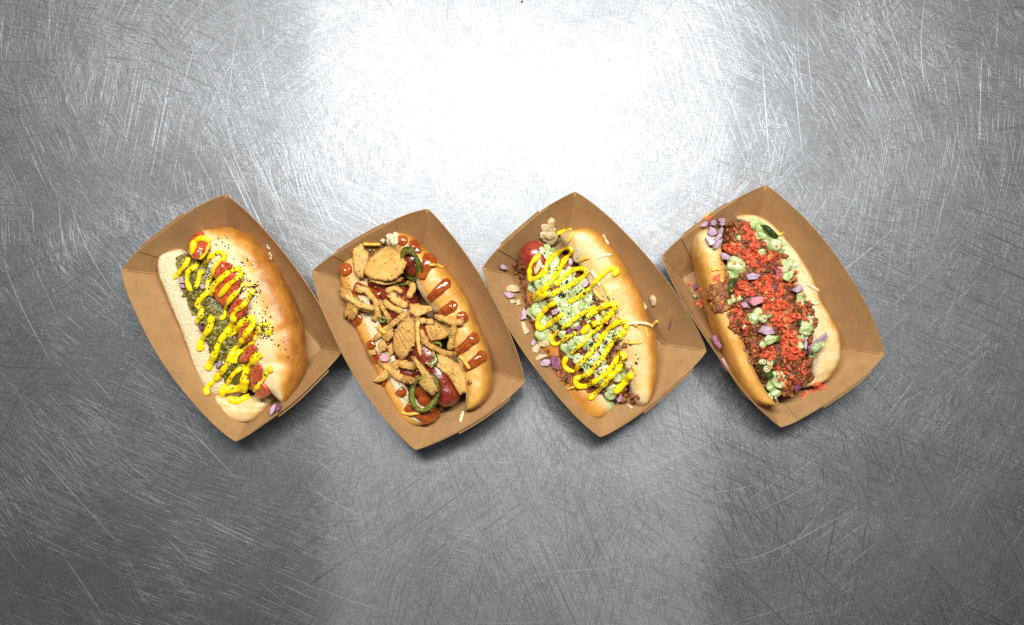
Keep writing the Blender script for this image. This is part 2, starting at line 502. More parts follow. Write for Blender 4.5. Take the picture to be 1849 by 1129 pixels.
class Heap:                                # many small pieces collected for one mass
    def __init__(self): self.v = []; self.f = []; self.t = []
    def add(self, vs, fs, tint=0.5):
        k = len(self.v)
        self.v.extend(vs); self.f.extend([tuple(a + k for a in q) for q in fs]); self.t.extend([tint] * len(vs))
    def lump(self, c, r, sub=1, jag=0.35, tint=None, squash=None):
        a, f = ico(sub)
        sc = np.array([rnd.uniform(0.7, 1.3), rnd.uniform(0.7, 1.3), squash or rnd.uniform(0.6, 1.0)]) * r
        b = a * (1 + np.array([rnd.uniform(-jag, jag) for _ in range(len(a))]))[:, None] * sc
        th = rnd.uniform(0, 6.28); R = np.array([[math.cos(th), -math.sin(th), 0], [math.sin(th), math.cos(th), 0], [0, 0, 1]])
        b = b @ R.T + np.array(tuple(c))
        self.add([Vector(x) for x in b], f, rnd.random() if tint is None else tint)
    def bit(self, c, r, tint=None, squash=0.8, longer=1.0):
        b, f = rnd.choice(shapes())
        q = Matrix.Rotation(rnd.uniform(0, 6.28), 3, 'X') @ Matrix.Rotation(rnd.uniform(0, 6.28), 3, 'Y')
        b = b @ np.array(q).T * np.array([longer * rnd.uniform(0.8, 1.3), rnd.uniform(0.7, 1.1), squash]) * r
        th = rnd.uniform(0, 6.28); R = np.array([[math.cos(th), -math.sin(th), 0], [math.sin(th), math.cos(th), 0], [0, 0, 1]])
        b = b @ R.T + np.array(tuple(c))
        self.add([Vector(x) for x in b], f, rnd.random() if tint is None else tint)
    def link(self, name, mat, parent, surf=True, smooth=True, stuff=True):
        o = link_mesh(name, self.v, self.f, mat, parent, attrs={"tint": self.t}, smooth=smooth)
        if stuff: o["kind"] = "stuff"
        if surf: add_surf(self.v, self.f)
        return o

# ------------------------------------------------------------------ the counter
def counter():
    bm = bmesh.new()
    bmesh.ops.create_cube(bm, size=1.0)
    bmesh.ops.scale(bm, vec=(2.4, 1.5, 0.03), verts=bm.verts)
    bmesh.ops.translate(bm, vec=(0, 0, -0.015), verts=bm.verts)
    bmesh.ops.bevel(bm, geom=[e for e in bm.edges], offset=0.004, segments=2, affect='EDGES')
    me = bpy.data.meshes.new("counter_top"); bm.to_mesh(me); bm.free()
    me.materials.append(M['steel'])
    o = bpy.data.objects.new("counter_top", me); COL.objects.link(o)
    o['kind'] = 'structure'
    o['label'] = "scratched brushed stainless steel counter top under the four trays"
    return o
counter()

# ------------------------------------------------------------------ trays
def tray(label, rim, inset, hc=0.036, bow_l=0.0115, up_l=0.009, bow_s=0.006, up_s=0.004, lip=1.0):
    """rim: photo pixels of the corners top, left, bottom, right; inset: pixels of
    (long right wall, short top wall, long left wall, short bottom wall)"""
    T, L, B, R = [P(*p, hc) for p in rim]
    flat = lambda v: Vector((v.x, v.y, 0))
    ax = (flat(B) + flat(R) - flat(T) - flat(L)).normalized()          # along the tray, towards the lower end
    pr = Vector((-ax.y, ax.x, 0))                                        # towards the right long wall
    ir, it, il, ib = [i * S for i in inset]
    z0 = 0.0012
    bT = flat(T) - pr * ir + ax * it; bL = flat(L) + pr * il + ax * it
    bB = flat(B) + pr * il - ax * ib; bR = flat(R) - pr * ir - ax * ib
    base = [Vector((v.x, v.y, z0)) for v in (bT, bL, bB, bR)]
    ctr = sum((flat(v) for v in base), Vector()) / 4
    root = thing("food_tray", label, "food tray", ctr, "kraft paper food trays")
    th = 0.0006
    # bottom panel
    bv = [v.copy() for v in base] + [v - Vector((0, 0, 0.0008)) for v in base]
    link_mesh("bottom_panel", bv, [(0, 1, 2, 3), (7, 6, 5, 4)] + [((i + 1) % 4, i, i + 4, (i + 1) % 4 + 4) for i in range(4)], M['kraft'], root, smooth=False)
    add_surf(bv, [(0, 1, 2, 3)])
    seed = rnd.uniform(0, 50)
    def wall(name, a0, a1, r0, r1, outd, bow, up, u0=0.0, u1=1.0, v0=0.0, v1=1.0, off=0.0, topcut=0.0, nu=36, nv=14, fold=True):
        """a0,a1 fold corners on the base, r0,r1 rim corners; off moves the sheet outwards"""
        vs = []
        wv = [0, 0.012, 0.03, 0.05, 0.075] + list(np.linspace(0.12, 1, nv - 5))
        for v in wv:
            vv = v0 + (v1 - v0) * v
            for i in range(nu):
                u = u0 + (u1 - u0) * i / (nu - 1)
                lo = a0.lerp(a1, u); hi = r0.lerp(r1, u)
                k = 4 * u * (1 - u); k = k ** 0.85
                hi = hi + outd * (bow * k) + Vector((0, 0, up * k))
                p = lo.lerp(hi, vv)
                p += outd * (0.0035 * math.sin(math.pi * vv) * k * (1 if bow > 0.008 else 0.3))
                p += outd * (0.0011 * noise.noise(Vector((u * 3 + seed, vv * 1.5, outd.x * 3))) * min(1, vv * 2) * min(1, 8 * u * (1 - u)))
                if fold:                                                 # the pressed score line along the fold
                    p += (Vector((0, 0, 1)) - outd).normalized() * (0.0007 * math.exp(-((v - 0.03) / 0.02) ** 2))
                nrm = (hi - lo).normalized().cross((r1 - r0).normalized())
                if nrm.dot(outd) < 0: nrm = -nrm
                p += nrm * off
                vs.append(p)
        n = len(wv)
        fs = grid_faces(n, nu, closed=False)
        # the sheet's own thickness
        c = len(vs)
        outv = []
        for p in vs: outv.append(p + (outd * 0.85 - Vector((0, 0, 0.5))).normalized() * th)
        vs2 = vs + outv
        f2 = fs + [tuple(q + c for q in f[::-1]) for f in fs]
        ring = [i for i in range(nu)] + [r * nu + nu - 1 for r in range(1, n)] + [(n - 1) * nu + i for i in range(nu - 2, -1, -1)] + [r * nu for r in range(n - 2, 0, -1)]
        for i in range(len(ring)):
            a, b = ring[i], ring[(i + 1) % len(ring)]
            f2.append((b, a, a + c, b + c))
        o = link_mesh(name, vs2, f2, M['kraft'], root)
        es = o.modifiers.new("split", 'EDGE_SPLIT'); es.split_angle = math.radians(50)
        add_surf(vs, fs)
        return o
    bt, bl, bb, br = base
    wall("side_wall", bt, br, T, R, pr, bow_l, up_l)
    wall("side_wall", bl, bb, L, B, -pr, bow_l, up_l)
    wall("end_wall", bt, bl, T, L, -ax, bow_s, up_s)
    wall("end_wall", br, bb, R, B, ax, bow_s, up_s)
    # the middle panel of each end, glued inside the gussets, and the locking flap outside
    wall("end_panel", bt, bl, T, L, -ax, bow_s, up_s, 0.26, 0.80, 0.04, 0.985, -0.0009, fold=False)
    wall("end_panel", br, bb, R, B, ax, bow_s, up_s, 0.24, 0.86, 0.04, 0.985, -0.0009, fold=False)
    wall("lock_flap", br, bb, R, B, ax, bow_s, up_s, 0.16, 0.64, 0.35, 1.0, 0.0024 * lip, fold=False)
    wall("lock_flap", bt, bl, T, L, -ax, bow_s, up_s, 0.34, 0.76, 0.35, 1.0, 0.0016 * lip, fold=False)
    # score creases up the four corners
    for a, b in ((bt, T), (bl, L), (bb, B), (br, R)):
        d = (flat(ctr) - flat(b)).normalized()
        pts = [a.lerp(b, t) + d * 0.0004 for t in np.linspace(0.03, 0.985, 10)]
        vs, fs = tube_geo(pts, [0.0008] * 10, 6)
        link_mesh("corner_crease", vs, fs, M['kraft'], root)
    return root

T1 = tray("kraft paper tray at the left end, holding the tomato and relish hot dog",
          [(407, 352), (220, 488), (425, 797), (618, 633)], (42, 34, 40, 32))
T2 = tray("kraft paper tray second from left, holding the crispy onion hot dog",
          [(772, 378), (564, 490), (750, 812), (947, 690)], (43, 40, 42, 43))
T3 = tray("kraft paper tray third from left, holding the hot dog with green sauce and mustard zigzags",
          [(1039, 347), (871, 485), (1084, 789), (1275, 634)], (45, 42, 42, 47))
T4 = tray("kraft paper tray at the right end, holding the hot dog with red crumbs",
          [(1383, 335), (1196, 463), (1410, 771), (1597, 640)], (40, 56, 20, 40))
ROOTS = []

# ------------------------------------------------------------------ bread, sausage, mounds
def loft(view, Lp, Rp, ztop, zbot, e_top=2.2, e_bot=2.6, n=110, m=64, endp=7.0, amp=0.0008, creases=(), hprof=None, seed=0.0, rough=0.0):
    """a roll between two outlines seen in the photograph; gives verts, faces and (s, zn, t) of every vertex"""
    zm = (ztop + zbot) * 0.45
    A = resample([view(p) for p in Lp], n); B = resample([view(p) for p in Rp], n)
    cr = [(P(*view(a), ztop * 0.8), P(*view(b), ztop * 0.8), w, d) for a, b, w, d in creases]
    vs, inf = [], []
    for i in range(n):
        # more stations near the ends
        t = i / (n - 1); t = 0.5 - 0.5 * math.cos(math.pi * t)
        k = t * (n - 1); i0 = min(int(k), n - 2); fr = k - i0
        l = A[i0] * (1 - fr) + A[i0 + 1] * fr; r = B[i0] * (1 - fr) + B[i0 + 1] * fr
        q = max(0.0, 1 - abs(2 * t - 1) ** endp)
        wf = max(0.02, q ** 0.5); hf = 0.30 + 0.70 * q ** 0.5 if i not in (0, n - 1) else 0.3
        zt = zbot + (ztop - zbot) * hf * (hprof(t) if hprof else 1.0)
        l3, r3 = P(*l, zm), P(*r, zm)
        c = (l3 + r3) / 2; u = (r3 - l3) / 2 * wf
        hh = (zt - zbot) / 2
        for j in range(m):
            a = 2 * math.pi * j / m
            ca, sa = math.cos(a), math.sin(a)
            e = e_top if sa > 0 else e_bot
            x = math.copysign(abs(ca) ** (2 / e), ca); z = math.copysign(abs(sa) ** (2 / e), sa)
            p = Vector((c.x, c.y, 0)) + u * x + Vector((0, 0, zbot + hh + hh * z))
            ctr = Vector((c.x, c.y, zbot + hh))
            d = (p - ctr)
            ln = max(d.length, 1e-6); d = d / ln
            nz = noise.noise(Vector((p.x * 55 + seed, p.y * 55, p.z * 55))) * amp + noise.noise(Vector((p.x * 150 + seed, p.y * 150, p.z * 150))) * amp * 0.45
            if rough: nz += noise.noise(Vector((p.x * 320, p.y * 320 + seed, p.z * 320))) * rough
            for ca_, cb_, w, dep in cr:
                ab = cb_ - ca_; tt = max(0, min(1, (Vector((p.x, p.y, 0)) - Vector((ca_.x, ca_.y, 0))).dot(Vector((ab.x, ab.y, 0))) / max(1e-9, ab.x ** 2 + ab.y ** 2)))
                dist = (Vector((p.x, p.y)) - Vector((ca_.x + ab.x * tt, ca_.y + ab.y * tt))).length
                if z > -0.3: nz -= dep * math.exp(-(dist / w) ** 2)
            p = p + d * nz * min(1, ln / 0.004)
            p.z = max(p.z, zbot * 0.7)
            vs.append(p); inf.append((x, z, t))
    fs = grid_faces(n, m)
    fs.append(tuple(range(m))[::-1]); fs.append(tuple(range((n - 1) * m, n * m)))
    return vs, fs, inf

def ss(a, b, x):
    t = max(0.0, min(1.0, (x - a) / (b - a))); return t * t * (3 - 2 * t)

def bun_half(root, view, Lp, Rp, ztop, zbot, colour, name="bun_half", **kw):
    vs, fs, inf = loft(view, Lp, Rp, ztop, zbot, **kw)
    toast, crumb = [], []
    for p, (x, z, t) in zip(vs, inf):
        nz = noise.noise(Vector((p.x * 60, p.y * 60, 3.3))) * 0.5 + noise.noise(Vector((p.x * 170, p.y * 170, 7.1))) * 0.25
        a, b = colour(x, z, t, nz)
        toast.append(max(0, min(1, a))); crumb.append(max(0, min(1, b)))
    o = link_mesh(name, vs, fs, M['bun'], root, attrs={"toast": toast, "crumb": crumb})
    add_surf(vs, fs)
    return o

def sausage(root, view, pts, r, zc, mat='sausage'):
    q = resample([view(p) for p in pts], 60)
    path, rad = [], []
    L = 60
    for i, p in enumerate(q):
        t = i / (L - 1)
        path.append(P(p[0], p[1], zc))
    tot = sum((path[i + 1] - path[i]).length for i in range(L - 1)); acc = 0
    for i in range(L):
        if i: acc += (path[i] - path[i - 1]).length
        e = min(acc, tot - acc)
        f = math.sqrt(max(0.0, 1 - (1 - min(1, e / (r * 1.1))) ** 2))
        rad.append(max(0.0004, r * f * (1 + 0.03 * math.sin(acc * 300))))
    # extra stations at the ends
    vs, fs = tube_geo(path, rad, 28)
    vs2 = []
    for v in vs:
        vs2.append(v + Vector((0, 0, 1)) * (noise.noise(v * 120) * 0.0005 + noise.noise(v * 420) * 0.0004))
    o = link_mesh("sausage", vs2, fs, M[mat], root)
    add_surf(vs2, fs)
    return o

def mound(root, view, Lp, Rp, ztop, mat, name, amp=0.0025, rough=0.0012, zbot=0.006, tint=0.35):
    vs, fs, inf = loft(view, Lp, Rp, ztop, zbot, 2.0, 2.4, n=120, m=60, amp=amp, rough=rough, seed=rnd.uniform(0, 40), endp=5)
    o = link_mesh(name, vs, fs, mat, root, attrs={"tint": [tint] * len(vs)})
    o["kind"] = "stuff"
    add_surf(vs, fs)
    return o

def in_poly(pt, poly):
    x, y = pt; c = False
    for i in range(len(poly)):
        (x0, y0), (x1, y1) = poly[i - 1], poly[i]
        if (y0 > y) != (y1 > y) and x < (x1 - x0) * (y - y0) / (y1 - y0) + x0: c = not c
    return c
def scatter(view, polys, n):
    polys = [[view(p) for p in q] for q in polys]
    ar = []
    for q in polys:
        ar.append(abs(sum(q[i - 1][0] * q[i][1] - q[i][0] * q[i - 1][1] for i in range(len(q)))) / 2)
    tot = sum(ar); out = []
    for q, a in zip(polys, ar):
        k = max(1, round(n * a / tot)); xs = [p[0] for p in q]; ys = [p[1] for p in q]; tries = 0
        while k and tries < 20000:
            tries += 1
            pt = (rnd.uniform(min(xs), max(xs)), rnd.uniform(min(ys), max(ys)))
            if in_poly(pt, q): out.append(pt); k -= 1
    return out
def disc(x, y, r, ry=None, n=12):
    return [(x + r * math.cos(6.2832 * i / n), y + (ry or r) * math.sin(6.2832 * i / n)) for i in range(n)]
def ribbon(pts, w):
    """a polygon around a stroke"""
    q = resample(pts, 14); l, r = [], []
    for i in range(14):
        t = q[min(i + 1, 13)] - q[max(i - 1, 0)]; t = t / (np.linalg.norm(t) + 1e-9); nn = np.array((-t[1], t[0])) * w
        l.append(tuple(q[i] + nn)); r.append(tuple(q[i] - nn))
    return l + r[::-1]

# ------------------------------------------------------------------ sauces, strips and slices
def sauce_path(view, pts, r_view, lift=0.55, win=3, wob=0.2, taper=0.0):
    """3D points of a poured stroke lying on what is below it"""
    pix = [view(p) for p in pts]
    d = sum(math.dist(pix[i], pix[i + 1]) for i in range(len(pix) - 1))
    n = max(6, int(d / 1.6))
    q = resample(pix, n)
    z = np.array([ray(*p)[0].z for p in q])
    zz = np.array([z[max(0, i - win):i + win + 1].mean() * 0.6 + z[max(0, i - win):i + win + 1].max() * 0.4 for i in range(n)])
    r0 = r_view / view.s * S * 0.95
    rad = round_ends(n, 3, 0.55) * r0 * np.array([1 + wob * noise.noise(Vector((p[0] * 0.09, p[1] * 0.09, r0 * 900))) * 2 for p in q])
    rad = rad * np.linspace(1 + taper * 0.2, 1 - taper, n)
    return [P(p[0], p[1], zz[i] + rad[i] * lift) for i, p in enumerate(q)], rad

def sauce(root, name, strokes, mat, voxel=0.0005, smooth=5, blobs=(), lift=0.55, flat=0.85, surf=True, lumpy=0.0, wob=0.25, taper=0.0):
    """strokes: (view, points, radius in the view); all melted together into one poured mass"""
    V_, F_ = [], []
    def put(vs, fs):
        k = len(V_); V_.extend(vs); F_.extend([tuple(a + k for a in f) for f in fs])
    for view, pts, r in strokes:
        path, rad = sauce_path(view, pts, r, lift, wob=wob, taper=taper)
        put(*tube_geo(path, rad, 10, flat))
    a, f = ico(2)
    for view, x, y, r, sq in blobs:
        loc, nor = ray(*view((x, y)))
        rr = r / view.s * S * 0.95
        q = Vector((0, 0, 1)).rotation_difference((nor + Vector((0, 0, 1.2))).normalized())
        pts = []
        for c in a:
            k = 1 + 0.22 * noise.noise(Vector(c) * 1.7 + Vector((x, y, 0)))
            pts.append(loc + q @ Vector((c[0] * rr * k, c[1] * rr * k, c[2] * rr * sq * k)) + Vector((0, 0, rr * sq * 0.25)))
        put(pts, f)
    vs, fs = baked(V_, F_, [('REMESH', dict(mode='VOXEL', voxel_size=voxel)), ('SMOOTH', dict(factor=0.5, iterations=smooth))])
    if lumpy:
        vs = [v + Vector((0.4 * noise.noise(v * 300 + Vector((9, 0, 0))), 0.4 * noise.noise(v * 300), noise.noise(v * 260))) * lumpy for v in vs]
    o = link_mesh(name, vs, fs, mat, root)
    if surf: add_surf(vs, fs)
    return o

def clusters(bl, k=0.58):
    left = list(bl); out = []
    while left:
        grp = [left.pop()]; i = 0
        while i < len(grp):
            _, x, y, r, _s = grp[i]
            near = [b for b in left if math.hypot(b[1] - x, b[2] - y) < (b[3] + r) * k]
            for b in near: left.remove(b)
            grp += near; i += 1
        out.append(grp)
    return out

def plane_fit(pix, lift, maxs=0.7):
    """a plane resting on whatever lies under these pixels"""
    pts = [ray(*p)[0] for p in pix]
    a = np.array([tuple(p) for p in pts]); c = a.mean(0)
    A = np.c_[a[:, 0] - c[0], a[:, 1] - c[1], np.ones(len(a))]
    s, *_ = np.linalg.lstsq(A, a[:, 2], rcond=None)
    sx, sy = np.clip(s[0], -maxs, maxs), np.clip(s[1], -maxs, maxs)
    res = a[:, 2] - (s[2] + sx * A[:, 0] + sy * A[:, 1])
    z0 = s[2] + np.percentile(res, 75) * 0.7 + lift
    return lambda x, y: z0 + sx * (x - c[0]) + sy * (y - c[1])

def slice_piece(name, label, cat, group, view, poly, thick, mat, skin=None, ridges=0.0, rdir=0.0, rfreq=1100, jag=0.0, curl=0.0, lift=0.0, rings=9, nb=48, angular=False, skin_from=0.0, skin_to=1.0, parent=None):
    """a slice or chip with rim, relief and thickness, resting on the things under it"""
    pix = [view(p) for p in poly]
    b = resample(pix + [pix[0]], nb + 1, smooth=len(poly) > 4 and not angular)[:nb]
    c = b.mean(0)
    inner = [tuple(c + (p - c) * 0.6) for p in b[::4]] + [tuple(p) for p in b[::3]] + [tuple(c)]
    pl = plane_fit(inner, lift + thick * 0.5)
    cz = P(c[0], c[1], 0.045); sd = rnd.uniform(0, 90)
    zc = pl(cz.x, cz.y)
    top, bot, edg = [], [], []
    for k in range(rings):
        f = 1 - k / (rings - 1) if k < rings - 1 else 0.02
        for i, p in enumerate(b):
            q = c + (p - c) * f * (1 + jag * noise.noise(Vector((p[0] * 0.25, p[1] * 0.25, sd))) * (1 if k < 3 else 0.4))
            w = P(q[0], q[1], zc)
            z = pl(w.x, w.y)
            rr = 0.0
            if ridges:
                rr = ridges * (math.sin((w.x * math.cos(rdir) + w.y * math.sin(rdir)) * rfreq + 1.2 * noise.noise(Vector((w.x * 130, w.y * 130, sd)))) * (0.65 + 0.7 * noise.noise(Vector((w.x * 170, w.y * 170, sd + 9)))))
            rr += jag * 0.003 * noise.noise(Vector((w.x * 260, w.y * 260, sd))) + jag * 0.0016 * noise.noise(Vector((w.x * 700, w.y * 700, sd)))
            z += curl * (f * f - 0.4)
            edge = thick * 0.5 * (1 - 0.35 * (1 if k == 0 else 0))
            edg.append(max(0.0, 0.9 - 0.38 * k) if k else 0.9)
            top.append(Vector((w.x, w.y, z + edge + rr)))
            bot.append(Vector((w.x, w.y, z - edge + rr * 0.8)))
    vs = top + bot; n = len(top)
    fs, mi = [], []
    for f in grid_faces(rings, nb):
        fs.append(f[::-1]); mi.append(0)
        fs.append(tuple(a + n for a in f)); mi.append(0)
    fs.append(tuple(range((rings - 1) * nb, rings * nb))); mi.append(0)
    fs.append(tuple(a + n for a in range((rings - 1) * nb, rings * nb))[::-1]); mi.append(0)
    for i in range(nb):
        fs.append((i, (i + 1) % nb, (i + 1) % nb + n, i + n))
        mi.append(1 if skin and skin_from <= i / nb < skin_to else 0)
    o = link_mesh(name, vs, fs, [mat, skin] if skin else [mat], parent, midx=mi, attrs={"edge": edg + edg})
    if label: tag(o, label, cat, group)
    add_surf(vs, fs)
    return o

def strip(name, label, cat, group, view, pts, r_view, mat, m=12, bumpy=0.18, flat=0.8, taper=0.0, stiff=6, arch=0.0):
    """a stiff fried strip or shred lying across what is under it"""
    pix = [view(p) for p in pts]
    d = sum(math.dist(pix[i], pix[i + 1]) for i in range(len(pix) - 1))
    n = max(8, int(d / 0.8)); q = resample(pix, n); stiff = int(stiff * 1.6)
    z = np.array([ray(*p)[0].z for p in q])
    zm = np.array([z[max(0, i - stiff):i + stiff + 1].max() for i in range(n)])
    zz = np.array([zm[max(0, i - stiff):i + stiff + 1].mean() for i in range(n)])
    r0 = r_view / view.s * S * 0.95
    sd = rnd.uniform(0, 99)
    q = q + np.array([[noise.noise(Vector((i * 0.06, sd, 5))), noise.noise(Vector((i * 0.06, sd, 9)))] for i in range(n)]) * (r0 / S * bumpy * 2.2)
    rad = round_ends(n, 5, 0.3) * r0
    path = []
    for i, p in enumerate(q):
        t = i / (n - 1)
        rad[i] *= (1 - taper * t) * (1 + bumpy * 1.6 * noise.noise(Vector((i * 0.09, sd, 0))))
        path.append(P(p[0], p[1], zz[i] + rad[i] * flat * 0.8 + arch * math.sin(math.pi * t)))
    vs, fs = tube_geo(path, rad, m, flat)
    tw = rnd.uniform(-1, 1)
    vs = [v + Vector((noise.noise(v * 420 + Vector((sd, 0, 0))), noise.noise(v * 420 + Vector((0, sd, 0))), noise.noise(v * 420))) * (r0 * bumpy * 0.7)
            + Vector((noise.noise(v * 1100 + Vector((sd, 0, 0))), noise.noise(v * 1100 + Vector((0, sd, 0))), noise.noise(v * 1100))) * (r0 * bumpy * 0.9) for v in vs]
    ev = [0.9 * max(0, 1 - min(i, n - 1 - i) / (0.14 * n)) + 0.45 * max(0, noise.noise(Vector((i * 0.11, sd, 3)))) for i in range(n) for j in range(m)]
    o = link_mesh(name, vs, fs, mat, attrs={"edge": ev})
    if label: tag(o, label, cat, group)
    add_surf(vs, fs)
    return o

def dice(name, label, cat, group, view, poly, thick, mat, skin, skin_edges=(0,), tilt=0.0, lift=0.0):
    """a cut block of onion: bevelled prism, purple on its outer side"""
    pix = [view(p) for p in poly]; k = len(pix)
    mx, my = sum(p[0] for p in pix) / k, sum(p[1] for p in pix) / k
    pix = [(mx + (p[0] - mx) * 0.92, my + (p[1] - my) * 0.92) for p in pix]
    c = (sum(p[0] for p in pix) / k, sum(p[1] for p in pix) / k)
    pl = plane_fit(pix + [c], lift, 0.6)
    w0 = P(c[0], c[1], 0.045); zc = pl(w0.x, w0.y)
    bm_v, fs, mi = [], [], []
    lev = [(0.90, 0.0), (1.0, 0.18), (1.0, 0.80), (0.88, 1.0)]
    for f, h in lev:
        for p in pix:
            q = (c[0] + (p[0] - c[0]) * f, c[1] + (p[1] - c[1]) * f)
            w = P(q[0], q[1], zc); z = pl(w.x, w.y) + thick * h + tilt * (w.x - w0.x)
            bm_v.append(Vector((w.x, w.y, z)))
    for a in range(3):
        for i in range(k):
            j = (i + 1) % k
            fs.append((a * k + i, a * k + j, (a + 1) * k + j, (a + 1) * k + i)); mi.append(1 if i in skin_edges else 0)
    fs.append(tuple(range(k))[::-1]); mi.append(0)
    fs.append(tuple(range(3 * k, 4 * k))); mi.append(1 if 'top' in skin_edges else 0)
    o = link_mesh(name, bm_v, fs, [mat, skin], smooth=False, midx=mi)
    if label: tag(o, label, cat, group)
    add_surf(bm_v, fs)
    return o

def pepper_ring(label, view, cx, cy, rx, ry, rot, wall, height, a0=0.0, a1=6.2832, lift=0.0, group="jalapeno slices"):
    """a slice of green chilli: dark skin outside, pale wall inside"""
    n, m = 48, 10
    pix = [view((cx + rx * 0.9 * math.cos(a) * math.cos(rot) - ry * 0.9 * math.sin(a) * math.sin(rot), cy + rx * 0.9 * math.cos(a) * math.sin(rot) + ry * 0.9 * math.sin(a) * math.cos(rot))) for a in np.linspace(a0, a1, 14)]
    pl = plane_fit(pix, lift + height * 0.4, 0.9)
    c0 = view((cx, cy)); w0 = P(*c0, 0.05); zc = pl(w0.x, w0.y)
    full = a1 - a0 > 6.2
    vs, fs, mi = [], [], []
    sd = rnd.uniform(0, 50)
    for i in range(n):
        a = a0 + (a1 - a0) * i / (n if full else n - 1)
        wob = 1 + 0.07 * noise.noise(Vector((math.cos(a) * 1.5, math.sin(a) * 1.5, sd)))
        for j in range(m):
            b = 2 * math.pi * j / m
            cb, sb = math.cos(b), math.sin(b)
            dr = -wall / 2 + wall / 2 * math.copysign(abs(cb) ** 0.6, cb) * (1 + 0.25 * math.sin(3 * a))
            x = (rx * wob + dr) * math.cos(a); y = (ry * wob + dr) * math.sin(a)
            q = view((cx + x * math.cos(rot) - y * math.sin(rot), cy + x * math.sin(rot) + y * math.cos(rot)))
            w = P(q[0], q[1], zc)
            vs.append(Vector((w.x, w.y, pl(w.x, w.y) + height * 0.5 * math.copysign(abs(sb) ** 0.6, sb))))
    for i in range(n if full else n - 1):
        for j in range(m):
            i2, j2 = (i + 1) % n, (j + 1) % m
            fs.append((i * m + j, i2 * m + j, i2 * m + j2, i * m + j2))
            cb = math.cos(2 * math.pi * (j + 0.5) / m); mi.append(0 if cb > 0.25 else 1)
    if not full:
        fs.append(tuple(range(m))); mi.append(1); fs.append(tuple(range((n - 1) * m, n * m))[::-1]); mi.append(1)
    o = link_mesh("jalapeno_slice", vs, fs, [M['pepper_skin'], M['pepper_flesh']], midx=mi)
    tag(o, label, "jalapeno slice", group)
    add_surf(vs, fs)
    return o

def seeds(root, name, view_polys, n, mat, r=0.00052, long=1.35, flat=0.7):
    hp = Heap()
    a, f = ico(1)
    for view, polys, k in view_polys:
        for p in scatter(view, polys, k):
            loc, nor = ray(*p)
            q = Vector((0, 0, 1)).rotation_difference(nor) @ Matrix.Rotation(rnd.uniform(0, 6.28), 3, 'Z').to_quaternion()
            s = r * rnd.uniform(0.8, 1.25)
            hp.add([loc + q @ Vector((c[0] * s * long, c[1] * s, c[2] * s * flat)) + nor * s * flat * 0.5 for c in a], f)
    return hp.link(name, mat, root, surf=False)

def dogroot(label, view, x, y):
    p = P(*view((x, y)), 0.0)
    return thing("hot_dog", label, "hot dog", Vector((p.x, p.y, 0.0014)), "hot dogs in paper trays")
#==DOGS==

